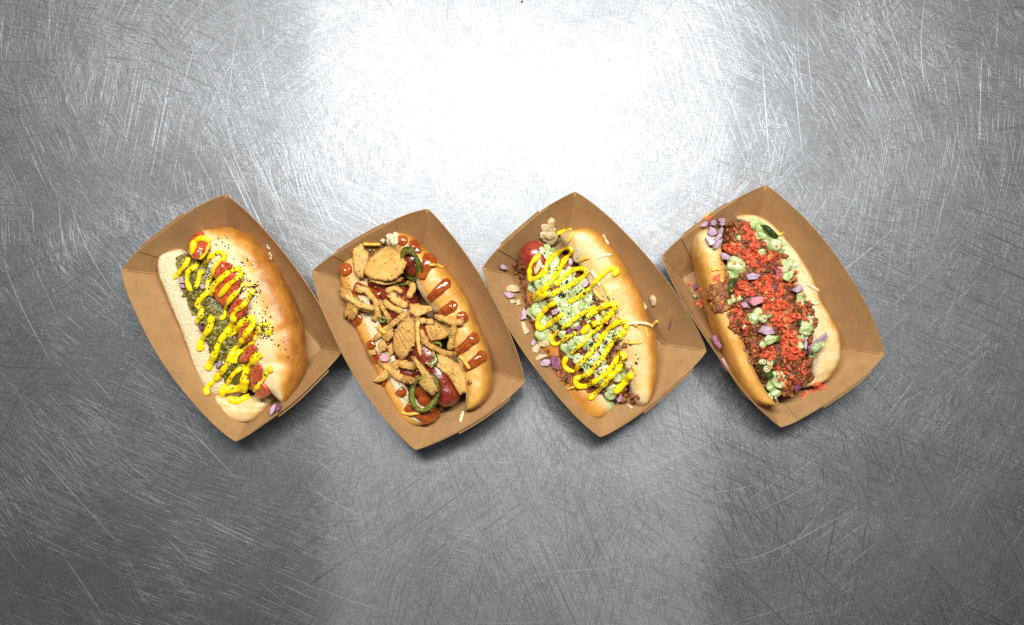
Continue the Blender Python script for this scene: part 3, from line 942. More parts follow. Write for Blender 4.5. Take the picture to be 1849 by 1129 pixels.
# ================================================================== hot dog with tomato, relish and mustard
def dog_one():
    root = dogroot("hot dog with tomato, green relish, mustard and black seeds, in the leftmost tray", Z1, 520, 560)
    bun_half(root, Z1,
             [(345, 215), (385, 300), (450, 400), (520, 520), (570, 650), (610, 760), (650, 850), (690, 890), (735, 945)],
             [(440, 188), (500, 180), (560, 196), (610, 232), (680, 312), (740, 420), (790, 540), (818, 620), (830, 700), (824, 800), (795, 890), (750, 950)],
             0.047, 0.0022,
             lambda x, z, t, n: (0.06 + ss(0.02, 0.72, x + 0.35 * n + 0.10 * (t - 0.5)) * 0.80 - 0.22 * ss(0.85, 1.0, t), ss(-0.45, -0.75, x + 0.2 * n) * ss(-0.5, 0.0, z)),
             e_top=2.6, endp=7, seed=1.0, amp=0.0011,
             creases=[((585, 372), (700, 318), 0.0022, 0.0020), ((640, 395), (680, 402), 0.002, 0.0010), ((725, 636), (808, 585), 0.002, 0.0012), ((640, 760), (800, 765), 0.004, 0.0010), ((560, 330), (610, 380), 0.004, 0.0012)])
    bun_half(root, Z1,
             [(268, 286), (222, 310), (214, 345), (222, 400), (248, 470), (290, 575), (330, 680), (372, 790), (408, 880), (432, 915)],
             [(310, 275), (360, 320), (420, 450), (470, 560), (520, 680), (560, 790), (590, 870), (600, 910)],
             0.026, 0.0022,
             lambda x, z, t, n: (0.55 * ss(0.3, -0.7, z + 0.3 * n) + 0.5 * ss(-0.80, -0.95, x), ss(-0.92, -0.84, x + 0.05 * n) * ss(-0.1, 0.3, z)),
             e_top=4.5, endp=10, seed=2.0, amp=0.0009, rough=0.0002)
    # the rounded heel of the lower half
    bun_half(root, Z1,
             [(424, 890), (428, 930), (452, 975), (495, 1006), (560, 1021), (618, 1008), (665, 965), (712, 925)],
             [(440, 880), (500, 895), (550, 905), (600, 905), (650, 905), (690, 895), (712, 900)],
             0.026, 0.0022, lambda x, z, t, n: (0.12 + 0.40 * ss(0.35, -0.5, z) + 0.25 * n, 0.0), name="bun_heel",
             e_top=2.2, endp=5, seed=3.0, amp=0.0014, creases=[((470, 950), (640, 960), 0.0012, 0.0008), ((520, 915), (560, 1000), 0.0012, 0.0006)])
    sausage(root, Z1, [(360, 260), (430, 420), (500, 580), (570, 740), (640, 880)], 0.0115, 0.021)
    mound(root, Z1, [(292, 285), (312, 420), (362, 540), (412, 660), (448, 780), (478, 880)],
          [(400, 240), (470, 330), (540, 480), (590, 620), (630, 740), (670, 890)], 0.0355, M['relish'], "relish", amp=0.0016, rough=0.0010, tint=0.25)
    # tomato
    tg = "tomato pieces on the first hot dog"
    def tom(lab, v, poly, th=0.004, a=0.0, b=0.3, lift=0.0025):
        cx = sum(p[0] for p in poly) / len(poly); cy = sum(p[1] for p in poly) / len(poly)
        poly = [(cx + (x - cx) * 1.12, cy + (y - cy) * 1.12) for x, y in poly]
        slice_piece("tomato_piece", lab, "tomato piece", tg, v, poly, th, M['tomato'], M['tomato_skin'], jag=0.03, rings=7, nb=36, angular=True, skin_from=a, skin_to=b, curl=-0.0004, lift=lift)
    tom("tomato piece at the upper end of the tomato hot dog, under the first mustard arch", D1a, [(300, 300), (330, 225), (420, 165), (475, 170), (520, 250), (560, 300), (560, 380), (490, 440), (400, 420), (330, 370)], 0.005, 0.0, 0.5)
    tom("small dark tomato piece just right of the second mustard loop", D1a, [(690, 470), (800, 500), (770, 560), (680, 620), (600, 620), (620, 540)], 0.004)
    tom("large tomato piece beneath the third mustard loop, edge reaching the pale bun", D1a, [(590, 700), (690, 630), (800, 590), (885, 650), (860, 740), (780, 830), (690, 910), (610, 850), (560, 760)], 0.004, 0.2, 0.5)
    tom("tomato piece below the long mustard stroke in the middle of the tomato hot dog", D1a, [(770, 920), (850, 850), (950, 880), (955, 960), (870, 1040), (770, 1080), (720, 1010)], 0.004, 0.1, 0.4)
    tom("tomato piece showing between two mustard lines at mid bun, beside the black seed cluster", D1b, [(470, 130), (560, 70), (620, 130), (600, 220), (520, 260), (440, 250)], 0.004)
    tom("tomato piece in the gap under the white sesame seeds", D1b, [(520, 330), (600, 270), (650, 290), (620, 340), (540, 420), (450, 430)], 0.004)
    tom("flat red tomato slice beside the small lowest mustard stroke", D1b, [(575, 560), (600, 495), (690, 450), (712, 490), (690, 560), (650, 640), (600, 700), (560, 660)], 0.004, 0.5, 0.9, 0.004)
    tom("pale red tomato wedge at the lower end with its dark skin facing the tray", D1b, [(600, 740), (640, 670), (700, 620), (750, 665), (765, 730), (690, 760), (610, 770)], 0.007, 0.45, 0.85, 0.004)
    hp = Heap()
    for p in scatter(Z1, [[(300, 290), (350, 340), (400, 420), (420, 520), (500, 590), (520, 680), (540, 760), (490, 840), (440, 760), (402, 640), (345, 540), (306, 440), (280, 330)]], 380):
        loc, n = ray(*p); hp.bit(loc + Vector((0, 0, 0.0003)), rnd.uniform(0.0013, 0.0031), min(1, max(0, rnd.gauss(0.5, 0.25))), 0.55, 1.3)
    hp.link("relish_bits", M['relish'], root)
    # diced onion
    og = "red onion pieces on the first hot dog"
    dice("onion_piece", "purple onion piece on the cut bun just below the first short mustard stroke", "onion piece", og, D1a, [(220, 640), (290, 610), (310, 690), (250, 690)], 0.004, M['onion'], M['onion_skin'], (2, 3))
    dice("onion_piece", "small purple onion piece tucked under the relish left of the long mustard line", "onion piece", og, D1a, [(230, 690), (300, 695), (320, 735), (270, 735)], 0.003, M['onion'], M['onion_skin'], (0, 1))
    dice("onion_piece", "lilac onion piece in the relish between the second and third mustard lines", "onion piece", og, D1a, [(460, 700), (510, 690), (520, 740), (480, 760)], 0.003, M['onion'], M['onion_skin'], (2,))
    dice("onion_piece", "dark purple onion piece on the left cut bun beside the seeded mustard line", "onion piece", og, D1b, [(85, 110), (125, 85), (150, 120), (110, 155)], 0.004, M['onion_skin'], M['onion_skin'], (2,))
    dice("onion_piece", "purple onion piece between the lower relish and the cut bun", "onion piece", og, D1b, [(250, 440), (300, 410), (325, 460), (270, 490)], 0.004, M['onion'], M['onion_skin'], (0, 3))
    dice("onion_piece", "curved lilac onion sliver above the long lowest left mustard stroke", "onion piece", og, D1b, [(235, 540), (300, 480), (320, 490), (260, 570)], 0.003, M['onion'], M['onion_skin'], (0,))
    dice("onion_piece", "pale lilac onion piece fallen into the tray below the tomato hot dog", "onion piece", og, D1b, [(765, 850), (800, 812), (828, 830), (820, 880), (775, 930), (760, 890)], 0.005, M['onion'], M['onion_skin'], (2,), lift=0.004)
    dice("onion_piece", "darker purple onion piece half hidden under the bun end, next to the fallen pale one", "onion piece", og, D1b, [(825, 815), (865, 830), (860, 870), (825, 885)], 0.005, M['onion_skin'], M['onion_skin'], (2,), lift=0.004)
    st = [
        (D1a, [(190, 640), (250, 570), (310, 500), (345, 425)], 29),
        (D1a, [(365, 390), (385, 340), (405, 270), (460, 230), (520, 235), (555, 270)], 32),
        (D1a, [(370, 330), (370, 400)], 15), (D1a, [(550, 280), (535, 340), (500, 400), (455, 440)], 15),
        (D1a, [(440, 480), (400, 525), (345, 560), (325, 620), (332, 690), (370, 770)], 26),
        (D1a, [(410, 740), (432, 690), (448, 640), (455, 590), (490, 560)], 26),
        (D1a, [(500, 520), (510, 470), (570, 410), (640, 375), (705, 385), (705, 430), (650, 480), (610, 540), (585, 610), (545, 660), (530, 710), (545, 770), (500, 810), (455, 855), (430, 910), (475, 960), (450, 1020), (420, 1085)], 26),
        (D1a, [(570, 810), (585, 760), (600, 715), (650, 660), (720, 600), (800, 545), (870, 545), (875, 600), (820, 650), (755, 700), (705, 760), (655, 820)], 29),
        (D1a, [(670, 1055), (710, 1010), (720, 930), (760, 860), (820, 790), (880, 725), (940, 700), (1000, 740), (975, 800), (930, 870), (880, 930), (825, 965), (795, 1030), (790, 1100)], 27),
        (D1a, [(590, 1025), (560, 1060), (570, 1129)], 30),
        (D1b, [(80, 60), (105, 20), (130, -20)], 26),
        (D1b, [(100, 325), (120, 240), (160, 170), (200, 110), (220, 50), (235, 10)], 29), (D1b, [(110, 310), (150, 285)], 22),
        (D1b, [(425, 10), (400, 90), (350, 160), (300, 230), (265, 300), (235, 380), (200, 450), (172, 495)], 31),
        (D1b, [(350, 185), (420, 160), (470, 100), (530, 40), (605, 20), (595, 90), (550, 150), (510, 210), (470, 270), (420, 320), (400, 380), (360, 450), (310, 520), (250, 590), (190, 650), (168, 690), (180, 735)], 29),
        (D1b, [(420, 445), (430, 390), (470, 340), (540, 290), (590, 240), (620, 190), (650, 140), (690, 90), (740, 80), (760, 120), (725, 185)], 29),
        (D1b, [(330, 665), (380, 600), (420, 540), (480, 490), (530, 430)], 24),
        (D1b, [(680, 355), (630, 380), (590, 440), (540, 510), (520, 580), (510, 650), (440, 680), (370, 690), (320, 690), (325, 755)], 37),
        (D1b, [(380, 765), (430, 795), (500, 775), (570, 745)], 33), (D1b, [(540, 590), (505, 700)], 38),
        (D1b, [(778, 495), (730, 530), (690, 580), (650, 650), (605, 700)], 25), (D1b, [(745, 500), (780, 490)], 30),
        (D1b, [(300, 40), (345, 0)], 22),
    ]
    sauce(root, "mustard", st, M['mustard'], 0.00045, 5, lift=0.4, flat=0.75)
    seeds(root, "black_seeds", [
        (Z1, [[(420, 215), (480, 215), (600, 340), (650, 470), (690, 600), (770, 740), (740, 760), (650, 640), (560, 500), (470, 320)]], 85),
        (Z1, [[(300, 290), (420, 270), (540, 380), (600, 470), (640, 610), (650, 760), (560, 840), (470, 830), (400, 680), (340, 480)]], 250),
        (Z1, [disc(650, 625, 45, 40)], 60), (Z1, [disc(610, 460, 30)], 22), (Z1, [[(470, 850), (640, 780), (690, 800), (590, 920), (480, 920)]], 24)],
        480, M['black_seed'], 0.00062)
    seeds(root, "large_black_seeds", [(D1a, [disc(380, 560, 12), disc(1005, 738, 12)], 2), (D1a, [disc(935, 1030, 14)], 1)], 3, M['black_seed'], 0.0011, 1.5)
    seeds(root, "sesame_seeds", [(D1a, [disc(465, 370, 40), disc(560, 520, 25), disc(690, 520, 20)], 9), (D1b, [disc(330, 430, 14), disc(390, 455, 14), disc(385, 515, 14), disc(675, 440, 20), disc(620, 215, 14)], 7), (Z1, [[(480, 240), (640, 330), (700, 620), (560, 480)]], 12), (Z1, [[(650, 265), (668, 262), (690, 320), (676, 325)]], 6)], 28, M['white_seed'], 0.0009, 1.5)

# ================================================================== hot dog with crispy onions and barbecue sauce
def dog_two():
    root = dogroot("hot dog under crispy fried onions and brown barbecue sauce, in the second tray", Z2, 500, 560)
    bun_half(root, Z2,
             [(370, 170), (430, 240), (500, 340), (545, 430), (610, 520), (660, 620), (700, 730), (722, 830), (716, 912)],
             [(440, 128), (500, 165), (560, 225), (630, 285), (700, 378), (752, 470), (788, 570), (822, 650), (836, 750), (830, 830), (806, 878), (765, 906), (722, 918)],
             0.045, 0.0022,
             lambda x, z, t, n: (0.44 + 0.28 * ss(0.2, 0.9, x + 0.3 * n) + 0.12 * n - 0.1 * ss(0.9, 1, t), ss(-0.70, -0.86, x + 0.1 * n) * ss(-0.3, 0.2, z)),
             e_top=2.5, endp=16, seed=11.0, amp=0.0012,
             creases=[((520, 330), (640, 300), 0.006, 0.0012), ((600, 480), (700, 440), 0.007, 0.0012), ((640, 560), (760, 530), 0.006, 0.0014), ((760, 590), (800, 585), 0.002, 0.001), ((530, 380), (575, 320), 0.0012, 0.0008)])
    bun_half(root, Z2,
             [(235, 215), (196, 260), (185, 330), (203, 420), (232, 510), (268, 590), (308, 680), (350, 770), (398, 865), (438, 945), (480, 985), (540, 990)],
             [(290, 200), (330, 300), (370, 400), (420, 530), (470, 650), (530, 780), (590, 890), (640, 940)],
             0.030, 0.0022,
             lambda x, z, t, n: (0.46 + 0.22 * ss(-0.5, -1.0, x) + 0.2 * n, ss(-0.46, -0.34, x + 0.15 * n) * ss(0.0, 0.4, z) * ss(0.1, 0.35, t)),
             e_top=3.2, endp=8, seed=12.0, amp=0.0010, rough=0.0002)
    # torn crumb at the upper end
    hp = Heap()
    for p in scatter(Z2, [[(355, 185), (400, 145), (428, 160), (425, 185), (380, 195)]], 16):
        loc, n = ray(*p); hp.lump(loc + Vector((0, 0, 0.0005)), rnd.uniform(0.0018, 0.003), 2, 0.15)
    o = link_mesh("torn_crumb", hp.v, hp.f, M['bun'], root, attrs={"toast": [0.0] * len(hp.v), "crumb": [0.9] * len(hp.v)}); add_surf(hp.v, hp.f)
    sausage(root, Z2, [(350, 290), (420, 430), (500, 580), (590, 740), (668, 895)], 0.0128, 0.0265, 'glazed_sausage')
    mound(root, Z2, [(290, 250), (262, 330), (278, 430), (326, 560), (380, 690), (440, 830), (505, 930)], [(430, 260), (490, 350), (530, 450), (590, 580), (620, 700), (600, 930)],
          0.0335, M['glaze'], "glaze_pool", amp=0.0022, rough=0.0010)
    # barbecue sauce on bread, each drop and stroke a part
    drops = [([], [(447, 180, 26, 0.4)]), ([], [(500, 200, 28, 0.4), (515, 222, 18, 0.4)]), ([([(565, 265), (545, 300), (530, 345)], 26)], [(565, 265, 33, 0.38)]),
             ([([(645, 358), (610, 390), (560, 435)], 24), ([(640, 362), (655, 360)], 24)], []), ([([(665, 465), (620, 490), (585, 505)], 23)], [(665, 465, 27, 0.4)]),
             ([([(708, 512), (685, 555)], 20)], [(708, 512, 28, 0.4)]), ([([(757, 603), (715, 640), (680, 665)], 24)], [(757, 603, 28, 0.4)]), ([([(792, 680), (750, 715), (715, 735)], 24)], [(792, 680, 27, 0.4)]),
             ([], [(740, 795, 13, 0.4)]), ([([(205, 305), (190, 330)], 22)], [(205, 305, 30, 0.4)]), ([([(240, 380), (300, 400), (350, 420)], 26)], [(240, 410, 20, 0.3)]),
             ([], [(250, 520, 30, 0.4)]), ([], [(312, 632, 24, 0.4)]), ([([(345, 665), (325, 700)], 22)], [(335, 690, 24, 0.4)]), ([([(375, 780), (365, 810)], 14)], []),
             ([([(430, 825), (452, 850)], 24)], [(445, 838, 24, 0.4)]), ([([(470, 890), (500, 915), (560, 945), (600, 925)], 28)], [(550, 945, 34, 0.3), (590, 925, 28, 0.3)])]
    for sts, bls in drops:
        sauce(root, "barbecue_sauce", [(Z2, p, r) for p, r in sts], M['bbq'], 0.0005, 7, blobs=[(Z2, *q) for q in bls], lift=0.35, flat=0.45, wob=0.06, taper=0.3)
    G = "crispy fried onion pieces"
    JG = "glazed jalapeno slices"
    jp = "jalapeno slices on the second hot dog"
    pepper_ring("round glazed jalapeno slice right of the crinkle pickle chip", Z2, 485, 285, 50, 76, -0.25, 27, 0.006, lift=0.002, group=jp)
    pepper_ring("large open jalapeno ring near the lower end beside the bare sausage", Z2, 545, 838, 68, 92, 0.35, 24, 0.007, lift=0.003, group=jp)
    for mt, q in [('glaze', (482, 268, 30, 0.34)), ('glaze', (490, 302, 32, 0.34)), ('bbq', (532, 832, 34, 0.34)), ('bbq', (546, 866, 34, 0.34)), ('bbq', (556, 806, 32, 0.34))]:
        sauce(root, "glaze_in_ring", [], M[mt], 0.0006, 5, blobs=[(Z2, *q)])
    pepper_ring("curved jalapeno sliver below the crinkle pickle chip", Z2, 440, 345, 55, 34, 0.0, 16, 0.004, 0.3, 2.9, group=jp)
    pepper_ring("dark jalapeno slice peeking out under the long onion strip in the middle", Z2, 565, 690, 42, 34, 0.3, 22, 0.006, -1.2, 1.9, group=jp)
    pepper_ring("small green jalapeno bit under the left crossing strip", Z2, 362, 522, 18, 16, 0.3, 12, 0.006, group=jp)
    pepper_ring("green jalapeno edge showing below the square pickle chip", Z2, 600, 632, 24, 18, 0.3, 12, 0.006, group=jp)
    PG = "fried pickle chips"
    def chip(lab, poly, th=0.003, r=0.0005, rd=0.0, jag=0.10, curl=-0.0012, lift=0.002, freq=1400):
        slice_piece("fried_pickle_chip", lab, "fried pickle chip", PG, Z2, poly, th, M['fried'], None, r, rd, freq, jag, curl, lift, rings=14, nb=72)
    def st1(lab, pts, r, taper=0.0, bumpy=0.16, arch=0.0008, flat=0.62, stiff=6):
        strip("crispy_onion", lab, "crispy onion", G, Z2, pts, r * 0.88, M['fried'], 12, bumpy, flat, taper, stiff, arch)
    def on(lab, poly, th=0.004, jag=0.22, curl=-0.001, lift=0.001):
        slice_piece("crispy_onion", lab, "crispy onion", G, Z2, poly, th, M['fried'], None, 0, 0, 900, jag, curl, lift, rings=10, nb=56)
    st1("short bent crispy onion strip lying over the lower edge of the jalapeno ring", [(488, 358), (492, 390), (476, 428)], 17)
    st1("crispy onion strip left of centre, thin and pointing down towards the valley", [(352, 440), (372, 485), (396, 528)], 13)
    on("small knobbly crispy onion crumb left of the large ridged chip", [(345, 620), (370, 610), (385, 640), (370, 660), (345, 650)], 0.005)
    on("small brown crispy onion crumb touching the left side of the ridged chip", [(365, 575), (405, 560), (412, 590), (385, 615), (360, 600)], 0.005)
    on("little crispy onion crumb just below the other crumbs, above the pink onion", [(380, 640), (405, 620), (412, 670), (392, 680)], 0.004)
    on("pale crispy onion crumb at the left bun edge above the sauce drop", [(295, 655), (330, 650), (335, 672), (305, 682)], 0.004)
    st1("crispy onion strip in the valley above the long diagonal strip", [(368, 440), (395, 465), (425, 478), (452, 486)], 15)
    st1("wrinkled crispy onion strip running below the jalapeno sliver", [(398, 405), (415, 435), (440, 448), (468, 462)], 19)
    st1("short crispy onion strip arched above the wrinkled one", [(380, 405), (395, 390), (420, 388), (448, 405)], 13)
    st1("curved crispy onion strip hooking down over the left bun edge", [(245, 388), (285, 395), (318, 425), (337, 465), (335, 500), (320, 525)], 16, stiff=8)
    on("craggy crispy onion cluster hanging over the left side of the bun", [(178, 388), (210, 385), (235, 410), (268, 440), (318, 465), (300, 485), (262, 488), (240, 515), (208, 518), (190, 490), (205, 450), (175, 415)], 0.007, 0.35, -0.002)
    st1("crispy onion strip sticking out to the right from the craggy cluster", [(200, 410), (240, 445), (290, 468), (325, 470)], 14)
    st1("crispy onion strip half buried just right of the long diagonal strip", [(528, 565), (540, 595), (560, 615)], 12)
    chip("large ridged fried pickle chip in the middle with a tapered lower end", [(478, 505), (500, 520), (506, 560), (504, 620), (480, 660), (448, 700), (425, 680), (405, 655), (406, 612), (418, 570), (440, 530)], 0.0035, 0.0005, 0.5, freq=1800)
    chip("square fried pickle chip right of the middle", [(545, 548), (580, 528), (620, 522), (645, 550), (650, 590), (620, 605), (575, 616), (555, 585)], 0.0035, 0.0004, 0.3)
    st1("crispy onion strip along the upper edge of the square pickle chip", [(520, 532), (555, 528), (585, 530)], 15)
    on("wide flat crispy onion piece above the middle, pointing right to the bun", [(475, 450), (520, 455), (570, 462), (605, 458), (585, 480), (540, 500), (505, 512), (485, 485)], 0.004)
    st1("long straight crispy onion strip lying diagonally left of the ridged chip", [(325, 612), (355, 580), (400, 545), (440, 515), (477, 490)], 14, stiff=10)
    st1("upright tapering crispy onion strip at the right edge of the ridged chip", [(515, 512), (512, 560), (518, 620), (527, 682)], 15, 0.45, stiff=10)
    st1("crispy onion strip crossing the right bun edge, level", [(590, 505), (630, 522), (670, 532), (712, 530)], 16, stiff=10)
    st1("crispy onion strip hanging down from the level strip at the right", [(672, 545), (665, 595), (655, 652)], 14, stiff=9)
    st1("short stubby crispy onion strip left of the hanging one", [(635, 605), (632, 650)], 13)
    st1("long crispy onion strip curving under the square chip to the right bun half", [(535, 600), (560, 630), (605, 655), (645, 668), (684, 672)], 13, stiff=10)
    chip("browned fried pickle shard leaning on the right bun half above the sausage end", [(576, 676), (620, 676), (660, 690), (705, 725), (730, 770), (746, 830), (720, 840), (695, 845), (668, 800), (645, 765), (605, 735)], 0.004, 0.0003, 0.9, 0.16, -0.0022)
    on("forked crispy onion piece lying across the lower jalapeno ring", [(482, 682), (505, 685), (530, 712), (562, 745), (590, 790), (605, 830), (585, 850), (555, 840), (520, 810), (500, 770), (512, 768), (530, 775), (520, 735)], 0.005, 0.16, -0.0015, 0.002)
    st1("plump crispy onion strip under the forked piece, level", [(395, 722), (430, 712), (470, 718), (508, 728)], 20)
    st1("thick crispy onion strip running from the left bun edge down right", [(345, 698), (385, 730), (420, 762), (460, 782), (502, 788)], 19, stiff=8)
    on("pale crispy onion piece poking out past the left bun edge", [(315, 790), (345, 760), (380, 735), (392, 760), (375, 785), (340, 796)], 0.005, 0.14)
    on("tall crispy onion shard at the upper left, its tip over the tray rim", [(262, 145), (272, 175), (285, 215), (305, 240), (300, 280), (285, 325), (270, 345), (245, 330), (235, 290), (230, 230), (232, 200), (252, 195)], 0.004, 0.14, -0.0015)
    chip("darker fried pickle chip edge hidden beneath the round crinkle chip", [(290, 320), (380, 350), (450, 335), (440, 355), (380, 372), (310, 355)], 0.003, 0.0, 0)
    chip("big round crinkle cut fried pickle chip at the upper end", [(275, 290), (300, 250), (340, 215), (385, 195), (430, 205), (460, 235), (468, 275), (455, 320), (420, 350), (375, 355), (320, 345), (285, 325)], 0.004, 0.0005, 0.35, 0.08, -0.001, 0.003, 1700)
    hp = Heap()
    for p in scatter(Z2, [[(260, 210), (470, 200), (520, 440), (680, 560), (720, 740), (600, 830), (330, 780), (330, 600), (190, 480), (190, 380)]], 170):
        loc, n = ray(*p); hp.bit(loc + n * 0.0004, rnd.uniform(0.0006, 0.0014))
    o = link_mesh("batter_crumbs", hp.v, hp.f, M['fried'], root, attrs={"edge": [0.5 * t for t in hp.t]}); o["kind"] = "stuff"
    dice("onion_piece", "pink stained onion piece beside the sauce drop on the left bun edge", "onion piece", "red onion pieces on the second hot dog", Z2, [(350, 680), (375, 665), (400, 690), (385, 705), (355, 700)], 0.004, M['onion_pink'], M['onion'], (0,), lift=0.002)
    CG = "cheese shreds on the second hot dog"
    def ch(lab, pts, r, mat=M['cheddar']):
        strip("cheese_shred", lab, "cheese shred", CG, Z2, pts, r, mat, 8, 0.06, 0.7, 0, 3)
    ch("straight yellow cheese shred beside the round crinkle chip at the upper end", [(280, 193), (320, 196), (352, 196)], 7)
    ch("thin orange cheese shred on the right bun half below the sauce drops", [(565, 283), (600, 286), (626, 296)], 6)
    ch("yellow cheese shred curving over the left cut bun under the lower jalapeno ring", [(446, 925), (480, 932), (525, 926)], 7)
    ch("pale cheese shred hanging off the lower bun end into the tray", [(712, 920), (705, 945), (699, 966)], 8, M['jack'])
    ch("yellow cheese shred melted in the lowest sauce stroke on the right bun half", [(695, 680), (715, 700), (740, 735)], 7)
    ch("yellow cheese shred on the lower right crust beside a sauce fleck", [(762, 750), (768, 775)], 5)
    ch("orange cheese shred under the ridged chip on the left side", [(345, 545), (355, 565), (375, 580)], 9)

# ================================================================== hot dog with chili, green sauce and mustard
def dog_three():
    root = dogroot("hot dog with green sauce under mustard zigzags, in the third tray", Z3, 500, 590)
    bun_half(root, Z3,
             [(360, 225), (415, 290), (465, 370), (505, 470), (556, 570), (598, 660), (636, 760), (664, 850), (676, 915), (700, 952)],
             [(425, 194), (480, 192), (530, 210), (580, 258), (630, 320), (672, 392), (720, 480), (757, 580), (782, 680), (787, 770), (776, 860), (758, 925), (720, 958)],
             0.046, 0.0022,
             lambda x, z, t, n: (0.22 + 0.56 * ss(0.10, 0.75, x + 0.4 * n) + 0.12 * n - 0.15 * ss(0.82, 1.0, t), ss(-0.72, -0.88, x + 0.1 * n) * ss(-0.4, 0.1, z)),
             e_top=2.7, endp=14, seed=21.0, amp=0.0011,
             creases=[((590, 432), (668, 392), 0.0024, 0.0018), ((680, 560), (750, 560), 0.004, 0.0009)])
    bun_half(root, Z3,
             [(215, 420), (235, 500), (265, 590), (300, 690), (332, 790), (368, 872), (405, 940), (450, 985), (520, 1012), (575, 1000)],
             [(300, 330), (360, 450), (420, 580), (470, 690), (520, 790), (570, 870), (605, 920), (615, 950)],
             0.030, 0.0022,
             lambda x, z, t, n: (0.44 * ss(0.55, -0.3, x + 0.25 * n) + 0.15 * n + 0.34 - 0.3 * ss(0.80, 0.95, t), ss(0.3, 0.6, x) * 0.8),
             e_top=2.4, endp=7, seed=22.0, amp=0.0012, creases=[((470, 930), (500, 960), 0.0016, 0.0009), ((490, 925), (495, 985), 0.0016, 0.0007)])
    sausage(root, Z3, [(240, 252), (320, 400), (410, 560), (500, 720), (590, 870)], 0.0132, 0.0315)
    mound(root, Z3, [(245, 360), (250, 450), (290, 580), (340, 690), (385, 800), (460, 880), (560, 925)], [(345, 250), (440, 320), (515, 440), (572, 560), (630, 690), (672, 820), (690, 940)],
          0.0365, M['chili'], "chili_base", amp=0.0022, rough=0.0014, tint=0.3)  # base tinted darker than the mince, shade of the crevices put into its colour
    hp = Heap()
    for p in scatter(Z3, [[(165, 340), (205, 325), (250, 370), (240, 450), (215, 460), (195, 400)], [(225, 440), (260, 480), (290, 590), (340, 700), (420, 830), (440, 860), (370, 830), (310, 720), (255, 610), (225, 520)],
                          [(510, 480), (545, 480), (590, 560), (668, 720), (695, 850), (715, 920), (640, 940), (590, 700), (550, 560)],
                          [(300, 330), (420, 330), (560, 560), (640, 760), (560, 900), (420, 700), (330, 500)], [(360, 790), (450, 810), (560, 900), (500, 890), (400, 860)]], 520):
        loc, n = ray(*p); hp.bit(loc + Vector((0, 0, 0.0004)), rnd.uniform(0.0012, 0.0033), min(1, max(0, rnd.gauss(0.5, 0.25))), 0.8, 1.15)
    hp.link("chili_mince", M['chili'], root)
    OG = "onion pieces on and beside the third hot dog"
    def on(lab, v, poly, th=0.003, purple=(0,), mat='onion', lift=0.0):
        if mat == 'onion_pale':
            slice_piece("onion_piece", lab, "onion piece", OG, v, poly, th * 0.6, M[mat], None, 0, 0, 900, 0.18, -0.0008, lift, rings=6, nb=26); return
        dice("onion_piece", lab, "onion piece", OG, v, poly, th, M[mat], M['onion_skin'], purple, lift=lift)
    on("purple tipped onion piece lying apart in the tray, left of the sausage end", D3a, [(108, 525), (140, 495), (195, 530), (190, 552), (125, 548)], 0.004, (0, 1, 4))
    on("round translucent onion disc on the tray wall, above the lilac piece", D3a, [(178, 720), (210, 690), (265, 688), (298, 715), (285, 750), (220, 755), (185, 745)], 0.002, (), 'onion_pale', 0.002)
    on("lilac onion wedge on the tray wall below the translucent disc", D3a, [(135, 752), (190, 752), (255, 770), (258, 800), (205, 822), (165, 800)], 0.004, (0, 5))
    on("pale onion scrap just under the lilac wedge by the tray wall", D3a, [(205, 820), (255, 822), (265, 855), (225, 865)], 0.003, (), 'onion_pale')
    on("yellowish onion cube among the chili at the left edge", D3a, [(265, 830), (305, 820), (315, 870), (275, 885)], 0.004, (), 'onion_pale')
    on("onion wedge with a deep purple face left of the green sauce spill", D3a, [(340, 885), (368, 940), (362, 1010), (305, 1025), (318, 940)], 0.004, (1, 2))
    on("long pale onion strip at the left bun edge under the purple faced wedge", D3a, [(310, 1030), (350, 1030), (400, 1129), (345, 1150)], 0.003, (), 'onion_pale')
    on("lilac onion scrap between the long pale strip and the tall green patch", D3b, [(40, 290), (70, 262), (95, 290), (75, 330), (45, 325)], 0.003, (0, 4))
    on("flat pale onion piece at the tray edge below the lilac scrap", D3b, [(55, 350), (110, 310), (130, 350), (105, 395), (60, 380)], 0.003, (), 'onion_pale')
    on("pointed pale onion sliver sticking out over the tray wall", D3b, [(65, 455), (130, 410), (205, 420), (190, 435), (110, 462)], 0.003, (), 'onion_pale')
    on("big purple onion chunk at the left bun edge, left one of a pair", D3b, [(120, 480), (165, 445), (225, 455), (235, 490), (195, 520), (135, 515)], 0.005, (0, 1))
    on("big dark purple onion chunk at the left bun edge, right one of a pair", D3b, [(228, 430), (265, 418), (318, 470), (300, 560), (240, 530)], 0.005, (0, 1, 'top'))
    on("brownish onion disc in the chili left of the middle", D3b, [(105, 290), (150, 265), (205, 290), (195, 335), (135, 340)], 0.003, (), 'onion_pale')
    on("lilac onion piece behind the sausage end beside the green sauce", D3a, [(510, 290), (545, 265), (610, 280), (630, 310), (570, 315), (530, 312)], 0.004, (3, 4))
    on("purple onion piece in the chili just right of the second mustard loop", D3a, [(750, 445), (790, 430), (800, 480), (770, 520), (745, 500)], 0.004, (0, 1))
    on("large translucent onion flake on the right bun beside the upper mustard loop", D3a, [(800, 360), (860, 350), (885, 440), (840, 490), (800, 450)], 0.002, (), 'onion_pale')
    on("grey lilac onion flake inside the first mustard loop", D3a, [(430, 520), (480, 480), (510, 490), (470, 570), (440, 590)], 0.003, (), 'onion_pale', 0.001)
    on("lilac onion piece right of the middle between chili and cheese", D3a, [(870, 690), (900, 650), (945, 655), (930, 700), (890, 720)], 0.003, (0,))
    on("dotted lilac onion piece in the left mustard loop at mid bun", D3a, [(590, 930), (640, 905), (670, 930), (640, 965), (600, 970)], 0.003, (2,), 'onion', 0.001)
